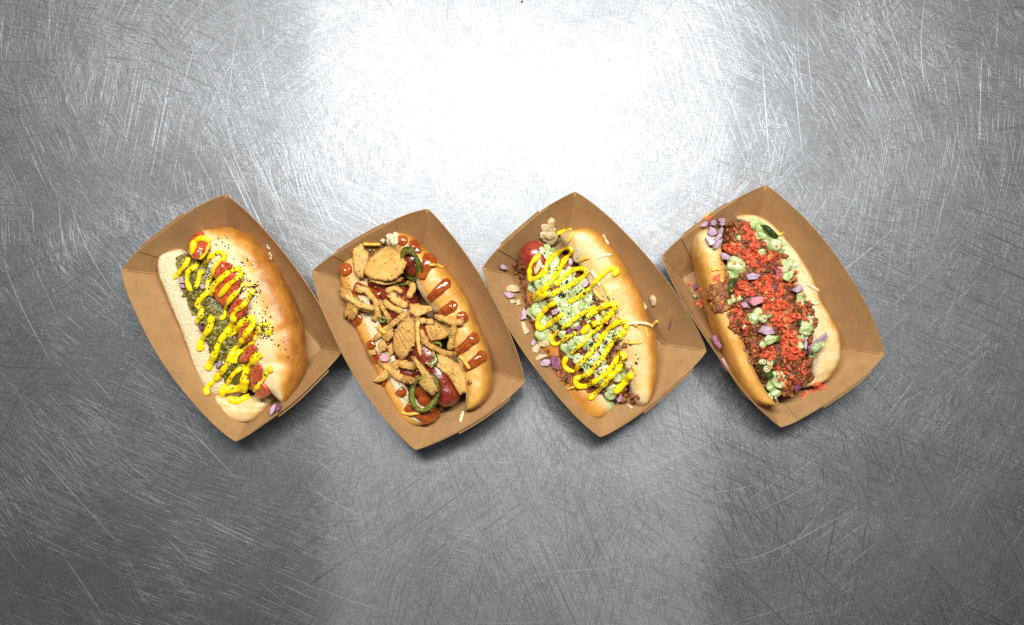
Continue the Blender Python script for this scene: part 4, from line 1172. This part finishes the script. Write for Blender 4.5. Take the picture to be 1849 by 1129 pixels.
    on("deep purple onion piece in the centre under the black seeds", D3b, [(370, 190), (420, 160), (440, 200), (400, 230)], 0.003, (0, 1, 'top'), 'onion', 0.001)
    on("second deep purple onion piece in the centre, nearer the right bun half", D3b, [(440, 170), (480, 140), (525, 150), (490, 195)], 0.003, (0, 1, 'top'), 'onion', 0.001)
    on("translucent onion flake below the long double mustard line", D3b, [(640, 560), (700, 510), (770, 510), (740, 570), (690, 590)], 0.002, (), 'onion_pale')
    on("pale onion flake right of the lower chili", D3b, [(910, 490), (960, 460), (990, 510), (940, 560)], 0.002, (), 'onion_pale')
    on("lilac onion piece at the lower end beside the green sauce drip", D3b, [(835, 830), (870, 785), (900, 800), (880, 850), (850, 860)], 0.003, (1, 2))
    on("cream onion sliver hanging off the lower bun end", D3b, [(915, 865), (960, 870), (985, 890), (960, 910)], 0.003, (), 'onion_pale')
    on("cream onion chunk lying alone on the right tray wall", Z3, [(755, 488), (768, 480), (782, 495), (782, 520), (770, 524)], 0.004, (), 'onion_pale')
    on("faint onion scrap tucked between the right crust and the cream chunk", Z3, [(725, 500), (742, 508), (752, 530), (742, 542)], 0.003, (), 'onion_pale')
    on("tiny purple onion shred low on the right tray wall", Z3, [(836, 608), (842, 588), (848, 600), (842, 628)], 0.002, (0, 1, 'top'))
    def flake(lab, poly, th=0.0016, lift=0.001):
        slice_piece("onion_piece", lab, "onion piece", OG, D3a, poly, th, M['onion_pale'], None, 0, 0, 900, 0.25, -0.0012, lift, rings=6, nb=30)
    flake("topmost translucent onion flake of the pale clump on the tray wall", [(555, 105), (575, 72), (610, 75), (632, 105), (625, 150), (600, 175), (565, 160)])
    flake("translucent onion flake in the middle of the pale clump on the tray wall", [(505, 150), (540, 130), (600, 135), (640, 180), (600, 235), (540, 225), (500, 190)])
    flake("lower translucent onion flake in the pale clump behind the sausage end", [(480, 235), (530, 190), (620, 200), (655, 255), (610, 310), (540, 300), (490, 270)])
    flake("olive tinged onion flake between the pale clump and the sausage end", [(530, 230), (560, 205), (610, 215), (625, 250), (580, 275), (540, 265)])
    CG = "cheese shreds on the third hot dog"
    def ch(lab, pts, r, mat='jack', arch=0.0):
        strip("cheese_shred", lab, "cheese shred", CG, Z3, pts, r, M[mat], 8, 0.06, 0.7, 0, 3, arch)
    ch("yellow cheese shred on the upper right bun half beside the small mustard stroke", [(412, 252), (425, 232), (436, 212)], 6, 'cheddar')
    ch("white cheese shred on the tray wall right of the upper bun end", [(562, 222), (572, 240), (585, 262)], 6)
    ch("white cheese shred curving over the shoulder of the right bun half", [(535, 322), (565, 308), (598, 305)], 6)
    ch("short yellow cheese shred right of the second mustard loop", [(462, 332), (485, 322), (508, 318)], 6, 'cheddar')
    ch("white cheese shred lying along the bun under the mustard knob", [(512, 372), (535, 410), (548, 440)], 7)
    ch("yellow cheese shred slanting below the mustard knob", [(553, 420), (572, 455), (586, 492)], 6, 'cheddar')
    ch("pale yellow cheese shred near the chili below the white one", [(520, 455), (545, 485), (560, 500)], 6, 'cheddar')
    ch("long white cheese shred bridging from mustard to the outer crust", [(655, 604), (690, 596), (730, 596), (768, 606)], 7, 'jack', 0.002)
    ch("yellow cheese shred sticking out past the right crust over the tray", [(766, 612), (778, 600), (794, 586)], 7, 'cheddar', 0.001)
    ch("small vertical yellow cheese shred on the right crust", [(742, 612), (748, 635), (754, 656)], 5, 'cheddar')
    ch("level yellow cheese shred right of the long mustard line", [(655, 676), (690, 680), (726, 678)], 7, 'cheddar')
    ch("short yellow cheese shred under the long white one", [(695, 600), (708, 612), (718, 620)], 6, 'cheddar')
    ch("yellow cheese shred beside the lower chili on the right", [(688, 780), (698, 800), (700, 820)], 6, 'cheddar')
    ch("tiny yellow cheese scrap on the lower left crust", [(410, 880), (425, 872), (440, 868)], 5, 'cheddar')
    ch("single yellow cheese shred lying over the crust beside the black seeds", [(560, 545), (570, 580), (580, 600)], 5, 'cheddar')
    # green sauce
    bl = []
    for x, y, r in [(300, 285, 17), (325, 277, 22), (345, 290, 20), (330, 312, 26), (350, 330, 26), (345, 360, 28), (370, 385, 30), (335, 395, 22), (270, 440, 34), (300, 425, 34), (330, 420, 30), (285, 465, 24), (320, 450, 26),
                    (395, 405, 36), (420, 380, 26), (385, 440, 34), (430, 440, 40), (475, 425, 26), (450, 470, 40), (495, 490, 30), (505, 470, 20), (410, 490, 36), (365, 495, 30), (320, 510, 28), (285, 535, 32), (255, 550, 28), (265, 575, 18), (450, 515, 32), (395, 530, 28),
                    (345, 590, 26), (310, 580, 20), (320, 620, 22), (300, 645, 26), (325, 655, 20), (370, 610, 34), (405, 580, 32), (450, 560, 32), (490, 550, 32), (530, 530, 28), (570, 545, 22), (395, 640, 22), (440, 600, 26), (500, 590, 22), (540, 580, 24),
                    (410, 695, 28), (440, 690, 32), (470, 665, 32), (495, 640, 30), (430, 725, 26), (455, 745, 24), (500, 690, 28), (530, 655, 26), (480, 765, 26), (515, 745, 32), (550, 715, 32), (580, 680, 28), (600, 650, 24), (630, 650, 22), (560, 760, 22), (500, 800, 22), (530, 790, 22), (490, 820, 18), (640, 630, 18),
                    (545, 830, 20), (590, 815, 18), (640, 800, 24), (625, 825, 22), (650, 840, 24), (600, 870, 24), (590, 900, 26), (588, 935, 26), (592, 955, 18), (620, 880, 20)]:
        bl.append((Z3, x + rnd.uniform(-4, 4), y + rnd.uniform(-4, 4), r * (1.18 if x > 275 else 0.95), 0.24))
    sauce(root, "green_sauce", [(Z3, [(280, 465), (300, 480), (340, 470)], 14)], M['green'], 0.00065, 22, blobs=bl, lumpy=0.0010)
    st = [
        (D3a, [(775, 180), (720, 188), (640, 218)], 27),
        (D3a, [(490, 410), (440, 455), (402, 510), (390, 580), (402, 640), (460, 622), (520, 580), (550, 510), (590, 440), (650, 400), (720, 355), (775, 350), (780, 400), (725, 450), (680, 520), (640, 590), (590, 660), (540, 715), (490, 755), (440, 800), (445, 830), (505, 805), (560, 765)], 30),
        (D3a, [(625, 690), (680, 640), (740, 590), (820, 545), (905, 545), (915, 590), (850, 640), (780, 690), (700, 730), (640, 755), (585, 790)], 29),
        (Z3, [(616, 362), (622, 380), (600, 392)], 15), (Z3, [(612, 358), (575, 375), (535, 415), (495, 460), (450, 492), (410, 510)], 13),
        (D3a, [(640, 850), (570, 890), (510, 950), (465, 1020), (475, 1080), (520, 1085), (580, 1055), (640, 1010), (705, 960)], 31),
        (D3b, [(230, 105), (300, 65), (350, 25)], 22),
        (D3b, [(465, 210), (400, 240), (330, 290), (270, 318), (235, 290), (245, 250), (300, 205), (350, 160), (420, 110), (480, 60), (560, 15), (640, -25)], 27),
        (Z3, [(470, 640), (510, 605), (560, 590), (600, 550), (615, 520), (580, 518), (530, 545), (490, 570)], 15),
        (D3b, [(810, 0), (780, 60), (720, 110), (660, 180), (600, 220), (540, 290), (480, 345), (415, 405)], 25),
        (D3b, [(375, 430), (352, 500), (385, 552), (450, 570)], 29), (D3b, [(620, 220), (560, 265), (500, 330), (430, 395)], 20),
        (D3b, [(465, 570), (490, 505), (560, 440), (620, 370), (670, 300), (720, 230), (780, 160), (850, 115), (925, 115), (915, 190), (845, 260), (780, 320), (740, 390), (700, 460), (640, 520), (580, 590), (500, 620), (458, 645), (480, 700), (555, 705), (640, 660), (700, 620), (780, 540), (840, 450), (875, 405), (905, 425), (895, 470), (850, 550), (780, 620), (710, 700), (650, 760), (605, 810), (600, 830)], 31),
        (D3b, [(985, 600), (935, 640), (885, 700), (820, 765)], 38), (D3b, [(995, 620), (950, 600)], 34),
    ]
    sauce(root, "mustard", [(v, p, r * 0.83) for v, p, r in st], M['mustard'], 0.00045, 5, lift=0.45, flat=0.78)
    seeds(root, "black_seeds", [
        (Z3, [[(340, 470), (480, 440), (620, 500), (670, 600), (560, 800), (460, 790), (400, 680), (300, 560)]], 250),
        (Z3, [[(480, 690), (660, 600), (660, 760), (690, 830), (540, 930), (480, 850)]], 100),
        (Z3, [[(240, 280), (430, 250), (520, 380), (560, 470), (340, 480), (260, 470)]], 40), (Z3, [[(660, 640), (720, 700), (715, 770), (660, 760)]], 6)],
        400, M['black_seed'], 0.0006)
    seeds(root, "large_black_seeds", [(D3a, [disc(725, 665, 14), disc(840, 780, 14), disc(893, 777, 14), disc(880, 980, 14), disc(675, 1092, 14), disc(945, 1062, 14)], 6), (D3a, [disc(700, 785, 34, 20)], 4), (D3b, [disc(316, 170, 12), disc(590, 135, 12), disc(520, 60, 16), disc(1030, 487, 12), disc(815, 850, 12), disc(605, 325, 20), disc(735, 310, 20)], 8)], 3, M['black_seed'], 0.00125, 1.6)
    seeds(root, "sesame_seeds", [(Z3, [[(300, 330), (500, 440), (640, 600), (640, 760), (500, 850), (420, 700)]], 16)], 16, M['white_seed'], 0.0009, 1.5)

# ================================================================== hot dog with red crumbs
def dog_four():
    root = dogroot("hot dog heaped with bright red crumbs and green sauce, in the rightmost tray", Z4, 510, 570)
    bun_half(root, Z4,
             [(215, 228), (190, 255), (186, 295), (200, 375), (228, 480), (262, 600), (305, 720), (350, 825), (400, 920), (438, 968), (490, 985), (545, 982)],
             [(265, 215), (300, 300), (330, 430), (345, 560), (390, 690), (430, 800), (480, 900), (535, 972), (558, 975)],
             0.046, 0.0022,
             lambda x, z, t, n: (0.44 + 0.26 * n + 0.10 * ss(-0.3, -0.95, x) - 0.32 * ss(0.28, 0.05, t + 0.1 * n) + 0.1 * ss(0.7, 0.9, t), ss(0.72, 0.84, x + 0.08 * n) * ss(0.45, 0.6, t) * ss(-0.3, 0.1, z)),
             e_top=2.6, endp=18, seed=31.0, amp=0.0010, rough=0.00015)
    bun_half(root, Z4,
             [(350, 195), (430, 235), (540, 350), (590, 450), (630, 560), (665, 690), (680, 820), (650, 915)],
             [(395, 152), (430, 150), (475, 165), (525, 205), (592, 285), (652, 365), (705, 455), (742, 550), (792, 632), (818, 720), (818, 790), (795, 850), (750, 893), (680, 918)],
             0.042, 0.0022,
             lambda x, z, t, n: (0.14 + 0.58 * ss(0.35, 0.95, x + 0.3 * n) + 0.12 * n, ss(-0.2, -0.5, x + 0.2 * n) * 0.6),
             e_top=2.5, endp=6, seed=32.0, amp=0.0012, creases=[((640, 905), (780, 855), 0.004, 0.0008), ((700, 470), (740, 560), 0.003, 0.001)])
    sausage(root, Z4, [(390, 210), (450, 350), (510, 520), (570, 690), (625, 900)], 0.0118, 0.024)
    mound(root, Z4, [(330, 200), (300, 330), (330, 470), (350, 610), (400, 720), (440, 820), (510, 930), (570, 960)], [(440, 190), (540, 250), (620, 370), (670, 480), (710, 620), (720, 780), (700, 880), (640, 950)],
          0.0425, M['chili'], "chili_base", amp=0.0026, rough=0.0016, tint=0.15)  # dark tint paints crevice shade into the base beneath the mince
    hp = Heap()
    def chl(polys, n, r0=0.0011, r1=0.0026, mu=0.45):
        for p in scatter(Z4, polys, n):
            loc, nn = ray(*p); hp.bit(loc + Vector((0, 0, 0.0004)), rnd.uniform(r0, r1) * 1.25, min(1, max(0, rnd.gauss(mu, 0.22))), 0.8, 1.1)
    chl([[(335, 200), (310, 330), (335, 470), (355, 610), (405, 720), (445, 820), (515, 930), (570, 955), (640, 945), (695, 880), (712, 780), (700, 620), (660, 480), (610, 370), (535, 250), (440, 195)]], 620, 0.0011, 0.0024, 0.5)
    chl([[(262, 490), (300, 458), (345, 470), (350, 560), (330, 590), (285, 575), (255, 535)]], 110, 0.0013, 0.0027, 0.62)
    chl([[(265, 500), (340, 470), (345, 570), (290, 570)]], 40, 0.0014, 0.0026, 0.6)
    chl([[(335, 190), (400, 190), (410, 240), (370, 285), (330, 270)], [(330, 420), (370, 430), (370, 470), (320, 470)], [(340, 580), (440, 600), (480, 700), (420, 720), (360, 650)], [(560, 330), (600, 340), (640, 420), (600, 440)],
         [(640, 540), (700, 540), (740, 640), (700, 700), (650, 640)], [(480, 860), (540, 850), (560, 920), (500, 920)], [(640, 790), (700, 800), (715, 870), (640, 930), (570, 965), (600, 880)], [(440, 690), (500, 720), (500, 820), (460, 780)], [(400, 400), (480, 390), (500, 440), (420, 450)]], 420)
    hp.link("chili_mince", M['chili'], root)
    JG = "jalapeno slices on the fourth hot dog"
    slice_piece("jalapeno_slice", "glossy dark green jalapeno strip at the upper right edge of the toppings", "jalapeno slice", JG, Z4, [(492, 205), (520, 208), (550, 235), (566, 262), (540, 262), (510, 235)], 0.004, M['pepper_skin'], M['pepper_flesh'], rings=6, nb=30, curl=-0.003, lift=0.003)
    slice_piece("jalapeno_slice", "dark green jalapeno slice beside the brown chili clump on the left", "jalapeno slice", JG, Z4, [(345, 470), (365, 440), (392, 440), (372, 490), (368, 510), (348, 505)], 0.004, M['pepper_skin'], M['pepper_flesh'], rings=6, nb=30, curl=-0.003, lift=0.002)
    slice_piece("jalapeno_slice", "thin green jalapeno edge between red crumbs and right bun half", "jalapeno slice", JG, Z4, [(655, 570), (672, 580), (668, 620), (650, 645), (645, 610)], 0.004, M['pepper_skin'], M['pepper_flesh'], rings=6, nb=30, curl=-0.003, lift=0.001)
    slice_piece("jalapeno_slice", "wide green jalapeno crescent with seed rings near the lower left of the toppings", "jalapeno slice", JG, Z4, [(478, 790), (510, 790), (552, 800), (530, 830), (545, 865), (520, 872), (490, 835)], 0.004, M['pepper_skin'], M['pepper_flesh'], rings=6, nb=36, lift=0.002)
    slice_piece("jalapeno_slice", "olive jalapeno curl above the lower round red clump", "jalapeno slice", JG, Z4, [(482, 720), (520, 690), (568, 690), (560, 712), (515, 722), (490, 745)], 0.005, M['pepper_flesh'], M['pepper_skin'], rings=6, nb=36, lift=0.002)
    hp = Heap()
    for cx, cy, r in [(515, 832, 12), (528, 806, 11), (500, 802, 9)]:
        loc, nn = ray(*Z4((cx, cy)))
        pts = [loc + Vector((math.cos(a) * r * 0.000195, math.sin(a) * r * 0.000195, 0.0006)) for a in np.linspace(0, 6.2832, 17)]
        hp.add(*tube_geo(pts, [0.0007] * 17, 8))
        hp.lump(loc + Vector((0, 0, 0.0002)), 0.0015, 2, 0.05, squash=0.3)
    o = hp.link("chilli_seed_rings", M['onion_pale'], root)
    OG = "onion pieces on and beside the fourth hot dog"
    def on(lab, poly, th=0.004, purple=(0,), mat='onion', lift=0.0):
        dice("onion_piece", lab, "onion piece", OG, Z4, poly, th, M[mat], M['onion_skin'], purple, lift=lift)
    on("squarish lilac onion piece overhanging the upper bun end at the far left", [(200, 195), (222, 174), (258, 200), (245, 220), (215, 222)], 0.005, (2, 3))
    on("purple onion piece just right of the squarish one at the upper bun end", [(262, 192), (285, 184), (305, 200), (290, 212), (266, 210)], 0.004, (0, 1, 2))
    on("lilac onion piece third along the upper bun end", [(295, 182), (330, 175), (345, 192), (320, 200), (300, 195)], 0.004, (0,))
    on("small purple onion piece near the brown clump at the upper end", [(300, 205), (325, 190), (340, 205), (318, 215)], 0.004, (1, 2))
    on("topmost layer of the fanned lilac onion stack on the upper left bun", [(250, 245), (268, 212), (298, 225), (300, 250), (268, 262)], 0.005, (2, 3), lift=0.002)
    on("upper right layer of the fanned lilac onion stack", [(290, 240), (318, 215), (330, 228), (325, 240), (302, 256)], 0.005, (3, 4), lift=0.002)
    on("left layer of the fanned lilac onion stack", [(242, 262), (262, 256), (292, 280), (280, 298), (262, 300)], 0.005, (2, 3), lift=0.002)
    on("middle layer of the fanned lilac onion stack", [(275, 272), (300, 250), (325, 240), (322, 256), (292, 285)], 0.005, (3,), lift=0.003)
    on("lowest layer of the fanned lilac onion stack", [(272, 300), (292, 280), (325, 262), (320, 285), (296, 312), (278, 316)], 0.005, (3, 4), lift=0.002)
    on("lilac onion pair piece under the first red crumb patch on the left", [(304, 335), (325, 325), (365, 345), (345, 362), (315, 360)], 0.005, (2,), lift=0.002)
    on("dark lilac onion piece in the gap below the upper green blob", [(418, 425), (445, 412), (485, 425), (470, 445), (430, 448)], 0.004, (0, 1), lift=0.002)
    on("deep purple onion piece right of the middle of the red crumbs", [(545, 400), (575, 395), (590, 425), (560, 440)], 0.003, (0, 1, 'top'))
    on("rounded pink onion piece in the centre of the red crumbs", [(434, 545), (445, 522), (480, 515), (510, 525), (490, 545), (452, 562)], 0.005, (), 'onion_pink', 0.002)
    on("purple onion sliver left of the rounded pink piece", [(395, 545), (420, 540), (435, 565), (410, 570)], 0.004, (0, 1, 'top'))
    on("angular lilac onion piece below the middle in the dark gap", [(475, 672), (492, 642), (530, 650), (545, 680), (510, 688)], 0.005, (2, 3), lift=0.002)
    on("striped lilac onion piece on the right edge of the red crumbs", [(612, 492), (655, 464), (672, 485), (640, 505)], 0.005, (2, 3), lift=0.002)
    on("purple onion piece under the right green patch, narrow", [(680, 690), (690, 720), (678, 752), (668, 735)], 0.004, (0, 1), lift=0.001)
    on("long lilac onion slab lying on the lower right bun half", [(680, 740), (765, 668), (778, 690), (740, 735), (695, 765)], 0.006, (2, 3), lift=0.002)
    on("dark purple onion piece at the lower end of the toppings", [(630, 905), (650, 890), (660, 910), (645, 935)], 0.004, (0, 1, 'top'))
    on("purple onion piece dropped between left crust and tray wall, upper one", [(272, 688), (290, 680), (315, 735), (305, 748), (285, 725)], 0.006, (0, 1, 2, 'top'), lift=0.008)
    on("lilac onion piece dropped between left crust and tray wall, lower one", [(308, 785), (330, 780), (352, 835), (335, 845), (312, 820)], 0.005, (3, 4), lift=0.010)
    on("white onion scrap on the tray floor beside the orange crumb", [(192, 512), (212, 508), (222, 518), (205, 524)], 0.003, (), 'onion_pale')
    on("dark red onion scrap on the tray floor near the tray corner", [(188, 470), (204, 460), (212, 480), (198, 494)], 0.004, (0, 'top'))
    # green sauce
    bl = []
    for x, y, r in [(465, 205, 26), (490, 220, 24), (505, 245, 26), (525, 270, 26), (550, 290, 30), (572, 290, 24), (575, 310, 20), (480, 255, 20), (540, 310, 20), (490, 330, 18), (345, 405, 30), (370, 375, 30), (395, 372, 26), (365, 410, 34), (390, 400, 24), (412, 392, 16), (605, 375, 28), (585, 395, 22), (620, 385, 26), (610, 415, 24), (600, 435, 16), (355, 530, 24), (350, 548, 18), (395, 530, 14), (480, 600, 28), (460, 615, 22), (500, 612, 20), (440, 600, 14), (520, 595, 16), (665, 515, 20), (660, 540, 18), (690, 635, 26), (685, 665, 26), (675, 690, 18), (705, 620, 20), (650, 700, 16), (655, 730, 20),
                    (525, 705, 20), (500, 730, 16), (545, 700, 14), (520, 735, 16), (725, 740, 20), (745, 725, 18), (710, 765, 20), (555, 875, 32), (540, 905, 30), (570, 890, 28), (535, 935, 26), (555, 930, 24), (575, 860, 18), (530, 950, 16), (315, 300, 16), (395, 265, 12), (585, 500, 12), (700, 590, 14), (540, 525, 12), (420, 650, 12), (490, 800, 12)]:
        bl.append((Z4, x + rnd.uniform(-3, 3), y + rnd.uniform(-3, 3), r * 1.12, 0.40))
    for grp in clusters(bl):                                            # each dollop a part
        sauce(root, "green_sauce", [], M['green'], 0.0006, 6, blobs=grp, lumpy=0.0014)
    # red crumbs
    hp = Heap()
    def cr(polys, n, r0=0.00045, r1=0.0019, up=0.0006, mu=0.45):
        for p in scatter(Z4, polys, n):
            if noise.noise(Vector((p[0] * 0.085, p[1] * 0.085, 4.4))) < -0.22: continue
            loc, nn = ray(*p); hp.lump(loc + Vector((0, 0, rnd.uniform(0, up))), r0 + (r1 - r0) * rnd.random() ** 2.2, 1, 0.42, min(1, max(0, rnd.gauss(mu, 0.27))))
    main = [[(410, 195), (440, 200), (470, 260), (475, 330), (540, 350), (535, 400), (480, 405), (440, 380), (400, 340), (330, 320), (330, 290), (400, 280)],
            [(370, 480), (400, 450), (460, 445), (530, 420), (590, 445), (600, 500), (560, 520), (480, 515), (400, 510), (380, 530)],
            [(500, 530), (560, 510), (620, 560), (660, 600), (640, 640), (560, 650), (520, 600), (480, 560)],
            [(570, 640), (620, 640), (650, 700), (660, 780), (620, 800), (580, 760), (570, 700)],
            [(485, 745), (540, 730), (560, 770), (530, 795), (490, 785)]]
    cr(main, 1500); add_surf(hp.v, hp.f); cr(main, 1100, up=0.0014, mu=0.52)
    cr([[(350, 560), (400, 540), (440, 600), (460, 660), (410, 690), (360, 640)], [(500, 320), (560, 330), (600, 430), (560, 430)], [(550, 430), (620, 440), (640, 470), (600, 480)], [(560, 840), (640, 830), (690, 800), (700, 850), (640, 920), (580, 940)], [(340, 220), (400, 200), (405, 240), (350, 250)],
         [(440, 700), (480, 740), (480, 780), (450, 760)], [(560, 820), (600, 810), (590, 850), (555, 850)], [(640, 540), (720, 560), (730, 650), (680, 620)], [(660, 740), (710, 780), (690, 820), (640, 790)]], 300, mu=0.4)
    cr([[(285, 422), (308, 420), (310, 450), (288, 455)]], 26, mu=0.6)
    cr([[(300, 260), (620, 300), (720, 560), (720, 760), (600, 900), (460, 800), (350, 600)]], 200, mu=0.75)
    hp.link("red_crumbs", M['crumbs'], root, smooth=False)
    hp = Heap()
    cr2 = hp
    for polys, n, mu, r in [([disc(742, 908, 24, 16)], 70, 0.55, 0.0016), ([[(655, 945), (700, 925), (720, 930), (690, 955), (660, 965)]], 22, 0.8, 0.0013), ([disc(226, 548, 16, 12)], 24, 0.85, 0.0017), ([disc(226, 492, 10)], 10, 0.85, 0.0014), ([disc(178, 468, 7)], 5, 0.5, 0.001), ([disc(262, 182, 10, 8)], 12, 0.7, 0.0013)]:
        for p in scatter(Z4, polys, n):
            loc, nn = ray(*p); hp.lump(loc + Vector((0, 0, r * 0.5)), r * rnd.uniform(0.7, 1.2), 1, 0.35, min(1, max(0, rnd.gauss(mu, 0.12))))
    hp.link("fallen_red_crumbs", M['crumbs'], root, smooth=False)
    CG = "cheese shreds on the fourth hot dog"
    def ch(lab, pts, r, mat='jack', arch=0.0):
        strip("cheese_shred", lab, "cheese shred", CG, Z4, pts, r, M[mat], 8, 0.06, 0.7, 0, 3, arch)
    ch("yellow cheese shred behind the upper left bun end, beside the squarish onion", [(240, 182), (255, 168), (272, 152)], 7, 'cheddar', 0.002)
    ch("yellow cheese shred poking out past the upper right crust", [(565, 252), (578, 246), (592, 240)], 7, 'cheddar', 0.001)
    ch("curved white cheese shred hanging over the right crust, upper one", [(668, 392), (682, 410), (690, 435), (678, 458)], 6)
    ch("white cheese shred sticking out past the right crust, middle one", [(688, 462), (712, 475), (742, 494)], 7)
    ch("short white cheese shred on the right crust notch, lowest of three", [(706, 540), (726, 550), (744, 542)], 5)
    ch("white cheese shred hanging from the lower bun end", [(552, 955), (560, 972), (562, 984)], 8)
    ch("pale cheese shred on the left bun beside the onion stack", [(300, 345), (312, 352)], 5, 'cheddar')
    ch("yellow cheese shred stuck to the left bun above the chili clump", [(276, 405), (295, 398), (312, 402)], 7, 'cheddar')

def speck(label, px, py, r):
    hp = Heap(); hp.bit(P(px, py, r * 0.6), r)
    tag(link_mesh("crumb", hp.v, hp.f, M['chili'], attrs={"tint": [0.1] * len(hp.v)}), label, "crumb", "crumbs on the counter")
speck("tiny dark crumb on the steel at the top edge of the photo", 943, 3, 0.0012)
speck("tiny dark crumb on bare steel above the right tray", 1497, 278, 0.0009)

for f in (dog_one, dog_two, dog_three, dog_four):
    f()
